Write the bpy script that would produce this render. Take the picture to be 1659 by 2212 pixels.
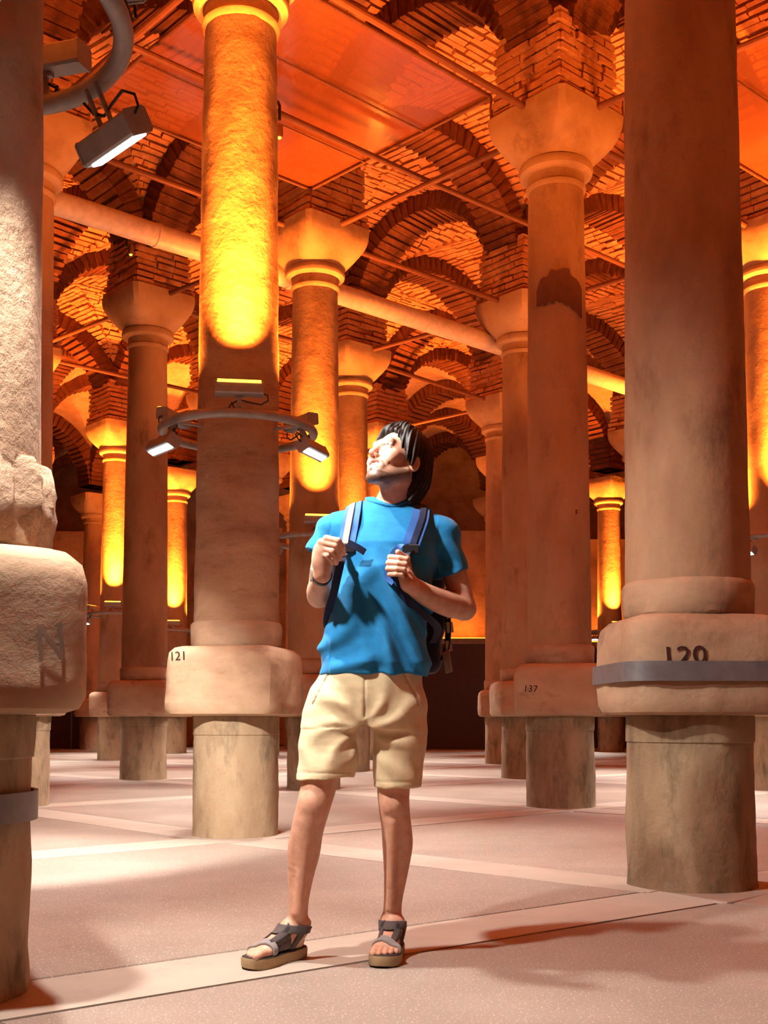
import bpy, math, random
import numpy as np
from mathutils import Vector, Matrix, noise as mnoise

# ------------------------------------------------------------------ clear
for o in list(bpy.data.objects):
    bpy.data.objects.remove(o, do_unlink=True)
SC = bpy.context.scene
COL = SC.collection
random.seed(7)

# ------------------------------------------------------------------ camera
cam_d = bpy.data.cameras.new('camera')
cam = bpy.data.objects.new('camera', cam_d)
COL.objects.link(cam)
cam.location = (0, 0, 0.8)
cam.rotation_euler = (math.radians(93.0), 0, 0)
cam_d.sensor_fit = 'HORIZONTAL'
cam_d.sensor_width = 36.0
cam_d.lens = 36.0 * 2450.0 / 1659.0
cam_d.shift_y = 0.19024
cam_d.clip_end = 200
SC.camera = cam

# ------------------------------------------------------------------ world, exposure
world = bpy.data.worlds.new('world')
SC.world = world
world.use_nodes = True
world.node_tree.nodes['Background'].inputs[0].default_value = (0.02, 0.012, 0.008, 1)
world.node_tree.nodes['Background'].inputs[1].default_value = 1.0
SC.view_settings.view_transform = 'Standard'
SC.view_settings.look = 'None'
SC.view_settings.gamma = 1.0
SC.view_settings.use_curve_mapping = False
SC.view_settings.exposure = -0.06
SC.cycles.use_denoising = True
SC.cycles.max_bounces = 6
SC.cycles.diffuse_bounces = 4
SC.cycles.glossy_bounces = 2
SC.cycles.adaptive_threshold = 0.15
SC.cycles.adaptive_min_samples = 16
SC.cycles.sample_clamp_indirect = 6.0

WARM_COL = (1.0, 0.252, 0.026)
COOL_COL = (1.0, 0.97, 0.92)
WARM_W = 158.0          # power of one warm uplight
COOL_W = 660.0          # power of one white floodlight

# ------------------------------------------------------------------ helpers
def empty(name, loc=(0, 0, 0), rz=0.0, parent=None):
    o = bpy.data.objects.new(name, None)
    COL.objects.link(o)
    o.location = loc
    o.rotation_euler = (0, 0, rz)
    if parent:
        o.parent = parent
    return o

def tag(o, label=None, cat=None, group=None, kind=None):
    if label: o['label'] = label
    if cat: o['category'] = cat
    if group: o['group'] = group
    if kind: o['kind'] = kind
    return o

def mkmesh(name, V, F, mat=None, smooth=True, sharp=35):
    me = bpy.data.meshes.new(name)
    me.from_pydata([tuple(v) for v in V], [], [tuple(f) for f in F])
    if mat: me.materials.append(mat)
    if smooth:
        me.polygons.foreach_set('use_smooth', [True] * len(me.polygons))
        if sharp: me.set_sharp_from_angle(angle=math.radians(sharp))
    me.update()
    return me

def link(name, me, parent=None, mat=None):
    o = bpy.data.objects.new(name, me)
    COL.objects.link(o)
    if parent: o.parent = parent
    return o

def obj(name, V, F, mat, parent=None, smooth=True, sharp=35):
    return link(name, mkmesh(name, V, F, mat, smooth, sharp), parent)

class MB:
    """collects simple shapes into one mesh"""
    def __init__(self): self.V = []; self.F = []
    def add(self, V, F):
        n = len(self.V)
        self.V += [tuple(v) for v in V]
        self.F += [tuple(i + n for i in f) for f in F]
        return self
    def box(self, lo, hi, M=None):
        x0, y0, z0 = lo; x1, y1, z1 = hi
        V = [(x0,y0,z0),(x1,y0,z0),(x1,y1,z0),(x0,y1,z0),(x0,y0,z1),(x1,y0,z1),(x1,y1,z1),(x0,y1,z1)]
        if M is not None: V = [tuple(M @ Vector(v)) for v in V]
        return self.add(V, BOXF)
    def cbox(self, lo, hi, c, M=None):
        """box chamfered on its four long x edges"""
        x0, y0, z0 = lo; x1, y1, z1 = hi
        P = [(y0+c,z0),(y1-c,z0),(y1,z0+c),(y1,z1-c),(y1-c,z1),(y0+c,z1),(y0,z1-c),(y0,z0+c)]
        V = [(x0, a, b) for a, b in P] + [(x1, a, b) for a, b in P]
        if M is not None: V = [tuple(M @ Vector(v)) for v in V]
        F = [tuple(range(7, -1, -1)), tuple(range(8, 16))] + [(i, (i+1) % 8, 8 + (i+1) % 8, 8 + i) for i in range(8)]
        return self.add(V, F)
    def loft(self, rings, closed=True, cap0=True, cap1=True):
        n = len(rings[0]); V = []; F = []
        for r in rings: V += list(r)
        for k in range(len(rings) - 1):
            for i in range(n if closed else n - 1):
                j = (i + 1) % n
                F.append((k*n+i, k*n+j, (k+1)*n+j, (k+1)*n+i))
        if cap0: F.append(tuple(range(n - 1, -1, -1)))
        if cap1: F.append(tuple(range((len(rings)-1)*n, len(rings)*n)))
        return self.add(V, F)
    def tube(self, pts, r, n=10, cap=True):
        pts = [Vector(p) for p in pts]
        rr = r if isinstance(r, (list, tuple)) else [r] * len(pts)
        rings = []; prev = None
        for k, p in enumerate(pts):
            t = (pts[min(k+1, len(pts)-1)] - pts[max(k-1, 0)]).normalized()
            if prev is None:
                a = Vector((0, 0, 1)) if abs(t.z) < .9 else Vector((1, 0, 0))
                u = t.cross(a).normalized()
            else:
                u = (prev - t * prev.dot(t)).normalized()
            prev = u; w = t.cross(u)
            rings.append([p + (u * math.cos(2*math.pi*i/n) + w * math.sin(2*math.pi*i/n)) * rr[k] for i in range(n)])
        return self.loft(rings, True, cap, cap)
    def build(self, name, mat, parent=None, smooth=True, sharp=35):
        return obj(name, self.V, self.F, mat, parent, smooth, sharp)
    def mesh(self, name, mat, smooth=True, sharp=35):
        return mkmesh(name, self.V, self.F, mat, smooth, sharp)

BOXF = [(3,2,1,0),(4,5,6,7),(0,1,5,4),(1,2,6,5),(2,3,7,6),(3,0,4,7)]

def big_mesh(name, V, Q, mat, smooth=True):
    """numpy vertices and quads to a mesh, fast"""
    V = np.asarray(V, dtype=np.float32); Q = np.asarray(Q, dtype=np.int32)
    me = bpy.data.meshes.new(name)
    me.vertices.add(len(V)); me.vertices.foreach_set('co', V.ravel())
    me.loops.add(Q.size); me.loops.foreach_set('vertex_index', Q.ravel())
    me.polygons.add(len(Q))
    me.polygons.foreach_set('loop_start', np.arange(0, Q.size, Q.shape[1], dtype=np.int32))
    me.polygons.foreach_set('use_smooth', np.full(len(Q), smooth))
    me.materials.append(mat)
    me.update(calc_edges=True); me.validate()
    return me

# ------------------------------------------------------------------ materials
MAT = {}
def lin(c):
    return tuple(((x/255)/12.92 if x/255 <= .04045 else (((x/255)+.055)/1.055)**2.4) for x in c) + (1,)

class NT:
    def __init__(self, name):
        m = bpy.data.materials.new(name); m.use_nodes = True
        self.m = m; self.t = m.node_tree; self.n = self.t.nodes; self.l = self.t.links
        self.b = self.n['Principled BSDF']
        MAT[name] = m
    def node(self, typ, props=None, **inp):
        n = self.n.new(typ)
        for k, v in (props or {}).items(): setattr(n, k, v)
        for k, v in inp.items():
            key = int(k[1:]) if k[0] == 'i' and k[1:].isdigit() else k.replace('_', ' ')
            if isinstance(v, bpy.types.NodeSocket): self.l.new(v, n.inputs[key])
            else: n.inputs[key].default_value = v
        return n
    def noise(self, vec, scale, detail=4, rough=.6):
        return self.node('ShaderNodeTexNoise', Vector=vec, Scale=scale, Detail=detail, Roughness=rough).outputs['Fac']
    def ramp(self, fac, stops):
        r = self.node('ShaderNodeValToRGB', Fac=fac); e = r.color_ramp.elements
        while len(e) < len(stops): e.new(.5)
        for el, (p, c) in zip(e, stops): el.position = p; el.color = c if len(c) == 4 else tuple(c) + (1,)
        return r.outputs['Color']
    def mix(self, fac, a, b, mode='MIX'):
        n = self.node('ShaderNodeMix', {'data_type': 'RGBA', 'blend_type': mode})
        for s, v in ((0, fac), (6, a), (7, b)):
            if isinstance(v, bpy.types.NodeSocket): self.l.new(v, n.inputs[s])
            else: n.inputs[s].default_value = v
        return n.outputs[2]
    def set(self, **kw):
        for k, v in kw.items():
            k = k.replace('_', ' ')
            if isinstance(v, bpy.types.NodeSocket): self.l.new(v, self.b.inputs[k])
            else: self.b.inputs[k].default_value = v
        return self
    def bump(self, h, strength=.5, dist=.02, normal=None):
        n = self.node('ShaderNodeBump', Height=h, Strength=strength, Distance=dist)
        if normal is not None: self.l.new(normal, n.inputs['Normal'])
        self.l.new(n.outputs[0], self.b.inputs['Normal'])
        return n.outputs[0]
    def coord(self, per_object=True, stretch=(1, 1, 1)):
        tc = self.node('ShaderNodeTexCoord').outputs['Object']
        if per_object:
            oi = self.node('ShaderNodeObjectInfo')
            s = self.node('ShaderNodeVectorMath', {'operation': 'SCALE'}, i0=oi.outputs['Location'])
            s.inputs['Scale'].default_value = 3.7
            tc = self.node('ShaderNodeVectorMath', {'operation': 'ADD'}, i0=tc, i1=s.outputs[0]).outputs[0]
        return self.node('ShaderNodeMapping', Vector=tc, Scale=stretch).outputs[0]

def stone(name, base, dark, light, stain, stretch=(1, 1, .45), bump=.35, stain_amt=(.56, .72), scale=1.0):
    t = NT(name)
    c = t.coord(True, stretch); ci = t.coord(True)
    big = t.noise(c, 1.6 * scale, 5, .62)
    col = t.ramp(big, [(.3, lin(dark)), (.5, lin(base)), (.72, lin(light))])
    st = t.noise(c, 3.1 * scale, 8, .7)
    sf = t.ramp(st, [(stain_amt[0], (0, 0, 0)), (stain_amt[1], (.8, .8, .8))])
    col = t.mix(sf, col, lin(stain))
    sp = t.noise(ci, 46 * scale, 4, .7)
    col = t.mix(t.ramp(sp, [(.3, (.22, .22, .22)), (.42, (0, 0, 0))]), col, lin(dark))
    t.set(Base_Color=col, Roughness=.8, Specular_IOR_Level=.25)
    fine = t.noise(ci, 24 * scale, 6, .72)
    mid = t.noise(ci, 5 * scale, 3, .6)
    hsum = t.node('ShaderNodeMath', {'operation': 'MULTIPLY_ADD'}, i0=mid, i1=2.0, i2=fine).outputs[0]
    t.bump(hsum, bump, .018)
    return t.m

stone('shaft_stone', (167,132,101), (136,99,73), (185,153,121), (109,76,53), bump=.32)
stone('lamp_shaft_stone', (169,133,102), (142,104,78), (185,153,121), (117,83,59), stretch=(1.2,1.2,3.4), bump=.75)
stone('drum_cement', (154,128,99), (113,88,64), (180,158,127), (75,60,41), stretch=(1.3,1.3,.5), bump=.4, stain_amt=(.5,.68))
stone('plinth_stone', (172,140,111), (144,111,86), (189,160,129), (120,88,66), stretch=(1,1,1.6), bump=.3)
stone('rough_stone', (172,140,112), (135,104,81), (192,163,136), (115,85,64), stretch=(1,1,1), bump=.9)
stone('capital_stone', (171,135,102), (140,104,76), (185,153,121), (115,81,58), stretch=(1,1,1), bump=.28)
stone('wall_plaster', (190,150,122), (160,118,92), (206,170,142), (130,92,70), stretch=(1,1,1), bump=.3)

def brickmat(name, a, b, c, bump=.6):
    t = NT(name)
    oi = t.node('ShaderNodeObjectInfo')
    co = t.coord(False)
    n1 = t.noise(co, 2.3, 6, .65)
    n2 = t.noise(co, 11, 3, .6)
    col = t.ramp(n1, [(.3, lin(a)), (.5, lin(b)), (.7, lin(c))])
    col = t.mix(t.ramp(n2, [(.42, (0, 0, 0)), (.64, (.55, .55, .55))]), col, lin(a))
    col = t.mix(t.node('ShaderNodeMath', {'operation': 'MULTIPLY'}, i0=oi.outputs['Random'], i1=.35).outputs[0], col, lin(b))
    t.set(Base_Color=col, Roughness=.9, Specular_IOR_Level=.1)
    t.bump(t.noise(co, 30, 5, .7), bump, .02)
    return t.m
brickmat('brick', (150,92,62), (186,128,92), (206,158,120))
brickmat('arch_brick_shaded', (84,46,30), (106,60,40), (132,82,58))  # darker copy of brick: the shade of the unlit soffits is in its colour
brickmat('arch_mortar_shaded', (92,54,38), (116,70,50), (142,94,70), .8)  # mortar darkened likewise, soffit shade put into the colour
brickmat('mortar', (168,118,88), (196,150,118), (214,176,146), .8)

t = NT('floor_slab')
co = t.coord(False)
sp = t.node('ShaderNodeTexVoronoi', Vector=co, Scale=95.0).outputs['Distance']
col = t.ramp(t.noise(co, .9, 5, .6), [(.3, lin((132,118,106))), (.55, lin((146,132,119))), (.75, lin((160,146,133)))])
col = t.mix(t.ramp(t.noise(co, 130, 2, .5), [(.62, (0, 0, 0)), (.68, (.6, .6, .6))]), col, lin((236,216,200)))
col = t.mix(t.ramp(t.noise(co, 3.3, 6, .7), [(.58, (0, 0, 0)), (.74, (.4, .4, .4))]), col, lin((126,104,90)))
t.set(Base_Color=col, Roughness=.55, Specular_IOR_Level=.35)
t.bump(t.noise(co, 60, 4, .6), .12, .01)

t = NT('floor_band')
co = t.coord(False)
col = t.ramp(t.noise(co, 1.4, 5, .6), [(.3, lin((160,146,131))), (.6, lin((174,160,145)))])
col = t.mix(t.ramp(t.noise(co, 9, 5, .7), [(.55, (0, 0, 0)), (.75, (.35, .35, .35))]), col, lin((140,120,104)))
t.set(Base_Color=col, Roughness=.6, Specular_IOR_Level=.3)
t.bump(t.noise(co, 40, 4, .6), .12, .01)

def plain(name, rgb, rough=.6, metal=0., bump=0, spec=.4, var=.12):
    t = NT(name); co = t.coord(True)
    c = lin(rgb)
    d = tuple(x * (1 - var * 2) for x in c[:3]) + (1,)
    t.set(Base_Color=t.ramp(t.noise(co, 14, 4, .6), [(.3, d), (.65, c)]), Roughness=rough, Metallic=metal, Specular_IOR_Level=spec)
    if bump: t.bump(t.noise(co, 90, 3, .6), bump, .004)
    return t.m
plain('floor_joint', (96,74,62), .95)
plain('grey_paint', (150,140,136), .45, .1)
plain('strap_steel', (128,124,126), .4, .4)
plain('rod_steel', (120,70,46), .6, .2)
plain('cable_black', (22,20,22), .5)
plain('dark_panel', (62,50,54), .6)
plain('pipe_plastic', (222,196,176), .4)
plain('number_paint', (58,26,22), .9)
plain('soot', (112,74,54), .95)
plain('carved', (136,108,92), .95)  # letters lie on the stone; the darker tone paints the shade of cut grooves
plain('lamp_white', (230,220,205), .4)

def emis(name, rgb, strength):
    t = NT(name)
    t.set(Base_Color=rgb + (1,), Emission_Color=rgb + (1,), Emission_Strength=strength)
    t.m.cycles.emission_sampling = 'NONE'
    return t.m
emis('warm_strip', (1.0, .42, .04), 5.0)
emis('cool_strip', (.72, .93, 1.0), 9.0)

t = NT('acrylic')
co = t.coord(False)
t.set(Base_Color=lin((150,84,50)), Roughness=.16, Specular_IOR_Level=.8)
tr = t.node('ShaderNodeBsdfTransparent', Color=(.95,.8,.65,1))
mx = t.node('ShaderNodeMixShader', i0=.45)
t.l.new(t.b.outputs[0], mx.inputs[1]); t.l.new(tr.outputs[0], mx.inputs[2])
t.l.new(mx.outputs[0], t.n['Material Output'].inputs['Surface'])
t.bump(t.noise(co, 2.2, 2, .5), .12, .05)

# ------------------------------------------------------------------ lattice of columns
O0 = np.array((1.40, 5.66)); E1 = np.array((-2.403, 2.232)); E2 = np.array((2.702, 2.39))
MEAS = {(0,0):(1.48,5.51),(1,0):(-1.02,7.84),(1,1):(1.60,10.32),(2,1):(-.79,12.78),(2,2):(1.86,15.1),(2,0):(-3.37,10.42),
        (3,1):(-3.14,14.85),(3,2):(-.51,17.1),(3,3):(2.06,19.8),(0,-1):(-1.33,3.34),(1,2):(4.41,12.80),(5,2):(-5.11,21.5),(6,3):(-4.75,25.6)}
def node(i, j):
    if (i, j) in MEAS: return np.array(MEAS[(i, j)])
    return O0 + i * E1 + j * E2
Z_SPR, RZ_ARCH, RZ_WEB = 6.62, 1.42, 1.70
ARCH_HALF = .29
BACK_Y, SIDE_X, FRONT_Y = 34.0, 17.0, -4.5

NODES = set()
for i in range(-4, 13):
    for j in range(-7, 11):
        x, y = node(i, j)
        if -12.5 < x < 13.5 and -4 < y < 33.2: NODES.add((i, j))

# ------------------------------------------------------------------ floor
def shrink_quad(P, m):
    """inset a parallelogram (4 corners in order) by m metres"""
    P = [np.array(p) for p in P]; out = []
    for k in range(4):
        a = P[(k+1) % 4] - P[k]; b = P[(k-1) % 4] - P[k]
        la, lb = np.linalg.norm(a), np.linalg.norm(b)
        s = abs(a[0]*b[1] - a[1]*b[0]) / (la*lb)
        out.append(P[k] + a/la * m/s + b/lb * m/s)
    return out
floor = MB().box((-SIDE_X, FRONT_Y, -.3), (SIDE_X, BACK_Y, -.012)).build('floor', MAT['floor_joint'], None, False)
tag(floor, 'pinkish concrete floor slabs with pale stone bands between the columns', 'floor', kind='structure')
BAND = .20
def fnode(i, j): return node(i, j) + np.array((0, -.29))   # the bands run just before the column lines
def slab(P2, name, mat, z=0.0, c=.006):
    P2 = [np.array(p) for p in P2]; ctr = sum(P2) / 4
    def ring(off, zz): return [(p[0] + (ctr-p)[0]/np.linalg.norm(ctr-p)*off, p[1] + (ctr-p)[1]/np.linalg.norm(ctr-p)*off, zz) for p in P2]
    m = MB().loft([ring(0, -.03), ring(0, z - c), ring(c, z)], True, False, True)
    return m.build(name, mat, floor, False)
for i in range(-4, 13):
    for j in range(-7, 11):
        P = [fnode(i, j), fnode(i, j+1), fnode(i+1, j+1), fnode(i+1, j)]
        c = sum(P) / 4
        if not (-13 < c[0] < 14 and -2.5 < c[1] < 31): continue
        slab(shrink_quad(P, BAND + .006), 'paving_slab', MAT['floor_slab'], random.uniform(-.002, .002))
        for A, B in ((P[0], P[1]), (P[0], P[3])):
            d = (B - A) / np.linalg.norm(B - A); n = np.array((-d[1], d[0]))
            a, b = A + d * (BAND + .004), B - d * (BAND + .004)
            w = BAND - .006
            slab([a - n*w, b - n*w, b + n*w, a + n*w], 'stone_band', MAT['floor_band'], .001)
        d1 = (P[1]-P[0]) / np.linalg.norm(P[1]-P[0]); d2 = (P[3]-P[0]) / np.linalg.norm(P[3]-P[0])
        q = BAND - .004
        slab([P[0]-d1*q-d2*q, P[0]+d1*q-d2*q, P[0]+d1*q+d2*q, P[0]-d1*q+d2*q], 'stone_band', MAT['floor_band'], .0)

# ------------------------------------------------------------------ walls
def wall(name, lo, hi, mat, label):
    o = MB().box(lo, hi).build(name, MAT[mat], None, False)
    tag(o, label, 'wall', kind='structure'); return o
wall('wall_back', (-SIDE_X, BACK_Y, -.3), (SIDE_X, BACK_Y + .4, 9.3), 'wall_plaster', 'orange lit plaster wall at the far end of the hall')
wall('wall_left', (-SIDE_X - .4, FRONT_Y, -.3), (-SIDE_X, BACK_Y, 9.3), 'wall_plaster', 'plaster wall along the left side of the hall')
wall('wall_right', (SIDE_X, FRONT_Y, -.3), (SIDE_X + .4, BACK_Y, 9.3), 'wall_plaster', 'plaster wall along the right side of the hall')
wall('wall_front', (-SIDE_X, FRONT_Y - .4, -.3), (SIDE_X, FRONT_Y, 9.3), 'wall_plaster', 'plaster wall behind the viewer')

# ------------------------------------------------------------------ ceiling: groin vaults on brick arches
ceiling = MB().box((-SIDE_X, FRONT_Y, 8.95), (SIDE_X, BACK_Y, 9.3)).build('ceiling', MAT['mortar'], None, False)
tag(ceiling, 'brick groin vaults and round arches over the columns', 'ceiling', kind='structure')

def wedge_template():
    w = ARCH_HALF
    return np.array([(-.034,-w,0),(.034,-w,0),(.034,w,0),(-.034,w,0),(-.044,-w,.27),(.044,-w,.27),(.044,w,.27),(-.044,w,.27)])
WEDGE = wedge_template()
wedge_me = [mkmesh('brick', WEDGE + np.random.RandomState(s).uniform(-.008, .008, WEDGE.shape) * (1, 1.6, 1), BOXF, MAT['arch_brick_shaded'], False) for s in range(6)]

def arch(a, b, level):
    A, B = node(*a), node(*b)
    L = np.linalg.norm(B - A); d = (B - A) / L; n = np.array((-d[1], d[0]))
    rx = (L - .64) / 2
    def pt(phi, off=0., side=0.):
        u = L/2 - (rx + off) * math.cos(phi)
        p = A + d * u + n * side
        return Vector((p[0], p[1], Z_SPR + (RZ_ARCH + off) * math.sin(phi)))
    K = 28; m = MB(); w = ARCH_HALF - .022
    rings = []
    for k in range(K + 1):
        ph = math.pi * k / K
        rings.append([pt(ph, .022, -w), pt(ph, .022, w), pt(ph, .30, w), pt(ph, .30, -w)])
    m.loft(rings, True, True, True)
    core = m.build('arch', MAT['arch_mortar_shaded'], ceiling, False)
    N = int(math.pi * (rx + RZ_ARCH) / 2 / .118)
    rs = np.random.RandomState(hash((a, b)) % 9999)
    Vs = []; Fs = []
    for k in range(N):
        ph = math.pi * (k + .5) / N
        nrm = Vector((-d[0]*math.cos(ph)*RZ_ARCH, -d[1]*math.cos(ph)*RZ_ARCH, math.sin(ph)*rx)).normalized()
        side = Vector((n[0], n[1], 0)); tan = side.cross(nrm)
        p = pt(ph, rs.uniform(-.018, .012), rs.uniform(-.012, .012))
        R = Matrix((tan, side, nrm)).transposed()
        M = Matrix.Translation(p) @ R.to_4x4()
        if level == 0:
            o = link('brick', wedge_me[rs.randint(6)], core); o.matrix_local = M
        else:
            base = len(Vs)
            for v in WEDGE + rs.uniform(-.008, .008, WEDGE.shape): Vs.append(tuple(M @ Vector(v)))
            Fs += [tuple(q + base for q in f) for f in BOXF]
    if level: tag(obj('brick_ring', Vs, Fs, MAT['arch_brick_shaded'], core, False), kind='stuff')

FINE = {((2,1),(1,1)), ((2,1),(2,2)), ((1,0),(1,1)), ((3,2),(2,2)), ((3,2),(3,3)), ((2,0),(2,1)), ((3,1),(2,1)), ((2,2),(1,2)), ((1,1),(1,2))}
edges = set()
for (i, j) in NODES:
    for q in ((i-1, j), (i, j+1)):
        if q in NODES: edges.add(((i, j), q))
for a, b in sorted(edges):
    m = (node(*a) + node(*b)) / 2
    if m[1] < 4.0 and abs(m[0]) > 6: continue
    arch(a, b, 0 if (a, b) in FINE else 1)

def web(i, j):
    P00, P10, P11, P01 = node(i, j), node(i+1, j), node(i+1, j+1), node(i, j+1)
    g = lambda s: math.sqrt(max(0, 1 - (2*s - 1)**2))
    def xy(s, t): return P00*(1-s)*(1-t) + P10*s*(1-t) + P11*s*t + P01*(1-s)*t
    def pos(s, t):
        p = xy(s, t); return np.array((p[0], p[1], Z_SPR + RZ_WEB * max(g(s), g(t))))
    K = 22
    S = [(1 - math.cos(math.pi * k / K)) / 2 for k in range(K + 1)]
    V = [tuple(pos(s, t) + (0, 0, .03)) for s in S for t in S]
    F = [(a*(K+1)+b, a*(K+1)+b+1, (a+1)*(K+1)+b+1, (a+1)*(K+1)+b) for a in range(K) for b in range(K)]
    o = obj('vault', V, F, MAT['mortar'], ceiling, False)
    ctr = xy(.5, .5)
    if ctr[1] > 23 or ctr[1] < 6 or abs(ctr[0]) > 7.5: return
    rs = np.random.RandomState(i*31 + j*7 + 500)
    bv = []; bq = []
    T = np.array([(-1,-1,0),(1,-1,0),(1,1,0),(-1,1,0),(-1,-1,1),(1,-1,1),(1,1,1),(-1,1,1)], float)
    N = int(math.pi * 1.68 / .092); span = 3.45
    for k in range(3, N - 3):
        ph = math.pi * (k + .5) / N; s = (1 - math.cos(ph)) / 2
        tg = .5 - abs(s - .5)
        for cell in range(4):
            t0 = .07; off = rs.uniform(0, .3)
            u = t0 - off / span
            while u < tg:
                ln = rs.uniform(.22, .36) / span
                a, b = max(u, t0), min(u + ln - .014/span, tg)
                u += ln
                if b - a < .015: continue
                tc = (a + b) / 2
                def q(s_, t_):
                    if cell == 0: return (s_, t_)
                    if cell == 1: return (s_, 1 - t_)
                    if cell == 2: return (t_, s_)
                    return (1 - t_, s_)
                sm = lambda s_, t_: np.append(xy(*q(s_, t_)), Z_SPR + RZ_WEB * g(s_))
                p = sm(s, tc); pt = sm(s, min(tc + .02, 1)); ps = sm(min(s + .006, 1), tc) 
                e_t = pt - p; e_t /= np.linalg.norm(e_t)
                e_s = ps - p; e_s -= e_t * (e_s @ e_t); e_s /= np.linalg.norm(e_s)
                nn = np.cross(e_t, e_s)
                if nn[2] > 0: nn = -nn
                hl = (b - a) * span / 2; th = rs.uniform(.028, .037); pr = rs.uniform(.008, .045)
                base = len(bv)
                for x_, y_, z_ in T:
                    jx, jy = rs.uniform(-.012, .012), rs.uniform(-.006, .006)
                    bv.append(p + e_t * (x_*hl + jx) + e_s * (y_*th + jy) + nn * (z_ * pr - .03 * (1 - z_)))
                bq += [[w + base for w in f] for f in BOXF]
    if bv:
        me = big_mesh('vault_bricks', np.array(bv), np.array(bq), MAT['brick'], False)
        tag(link('vault_bricks', me, o), kind='stuff')
for (i, j) in sorted(NODES):
    if (i+1, j) in NODES and (i+1, j+1) in NODES and (i, j+1) in NODES: web(i, j)

def pier(i, j):
    """brick courses standing on a capital, below the arches"""
    x, y = node(i, j); rs = np.random.RandomState(i*13 + j + 99)
    m = MB(); bk = MB()
    ang = math.radians(41.5)
    R = Matrix.Translation((x, y, 0)) @ Matrix.Rotation(ang, 4, 'Z')
    m.box((-.37, -.37, 6.36), (.37, .37, 7.15), R)
    core = m.build('pier', MAT['mortar'], ceiling, False)
    z = 6.385; k = 0
    while z < 7.05:
        half = .43 if k < 2 else .395
        th = .058
        for side in range(4):
            M = R @ Matrix.Rotation(side * math.pi / 2, 4, 'Z')
            u = -half
            while u < half - .06:
                ln = rs.uniform(.18, .34); b = min(u + ln, half)
                if half - b < .08: b = half
                pr = rs.uniform(-.012, .025)
                bk.box((u + .006, -half - pr, z + rs.uniform(0, .008)), (b - .006, -half + .09, z + th + rs.uniform(-.006, .006)), M)
                u = b
        z += .088; k += 1
    tag(bk.build('pier_bricks', MAT['brick'], core, False), kind='stuff')
for (i, j) in sorted(NODES):
    y = node(i, j)[1]
    if 4 < y < 24: pier(i, j)

# ------------------------------------------------------------------ columns
NSEG = 56
def ring_pts(z, r, e=2.0, rot=0., rough=0., seed=0, n=NSEG, freq=3.0):
    out = []
    for k in range(n):
        a = 2 * math.pi * k / n
        ca, sa = abs(math.cos(a - rot)), abs(math.sin(a - rot))
        rr = r / ((ca**e + sa**e) ** (1/e)) if e > 2 else r
        if rough:
            rr += rough * mnoise.noise(Vector((math.cos(a)*freq + seed*7.3, math.sin(a)*freq, z*freq*1.4 + seed)))
            rr += rough * .5 * mnoise.noise(Vector((math.cos(a)*freq*3.1 + seed*3.3, math.sin(a)*freq*3.1, z*freq*4 + seed)))
        out.append((math.cos(a)*rr, math.sin(a)*rr, z))
    return out

def part(name, prof, mat, parent, e=2.0, rot=0., rough=0., seed=0, freq=3., sub=0, n=NSEG):
    """prof: list of (z, radius); sub: extra rings between profile points for roughness"""
    P = [prof[0]]
    for (z0, r0), (z1, r1) in zip(prof, prof[1:]):
        k = max(1, int(abs(z1 - z0) / sub)) if sub else 1
        for q in range(1, k + 1): P.append((z0 + (z1-z0)*q/k, r0 + (r1-r0)*q/k))
    m = MB().loft([ring_pts(z, r, e, rot, rough, seed, n, freq) for z, r in P])
    return m.build(name, MAT[mat], parent, True, 40)

def text_geo(s, size):
    cu = bpy.data.curves.new('txt', 'FONT'); cu.body = s; cu.size = size; cu.align_x = 'CENTER'; cu.align_y = 'CENTER'
    cu.extrude = .0015; cu.resolution_u = 3
    o = bpy.data.objects.new('txt', cu); COL.objects.link(o)
    dg = bpy.context.evaluated_depsgraph_get()
    me = bpy.data.meshes.new_from_object(o.evaluated_get(dg))
    V = [tuple(v.co) for v in me.vertices]; F = [tuple(p.vertices) for p in me.polygons]
    bpy.data.objects.remove(o, do_unlink=True); bpy.data.curves.remove(cu); bpy.data.meshes.remove(me)
    return V, F
def painted(s, size, parent, az, z, radius, u0=0., e=2.0, rot=None, tilt=0., name='painted_number', mat='number_paint', sx=1.0):
    """lettering wrapped on a round (e=2) or square (rot) stone, az = facing direction"""
    V, F = text_geo(s, size); out = []
    ct, st = math.cos(tilt), math.sin(tilt)
    for x, y, zz in V:
        x, y = (x*ct - y*st) * sx, x*st + y*ct
        if e > 2:
            u = u0 + x; d = radius * max(0, 1 - abs(u/radius)**e) ** (1/e) + .005 + zz
            f = Vector((math.cos(rot), math.sin(rot), 0)); s_ = Vector((-math.sin(rot), math.cos(rot), 0))
            p = f * d + s_ * u
        else:
            a = az + (u0 + x) / radius; d = radius + .004 + zz
            p = Vector((math.cos(a)*d, math.sin(a)*d, 0))
        out.append((p.x, p.y, z + y))
    return obj(name, out, F, MAT[mat], parent, False)

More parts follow.
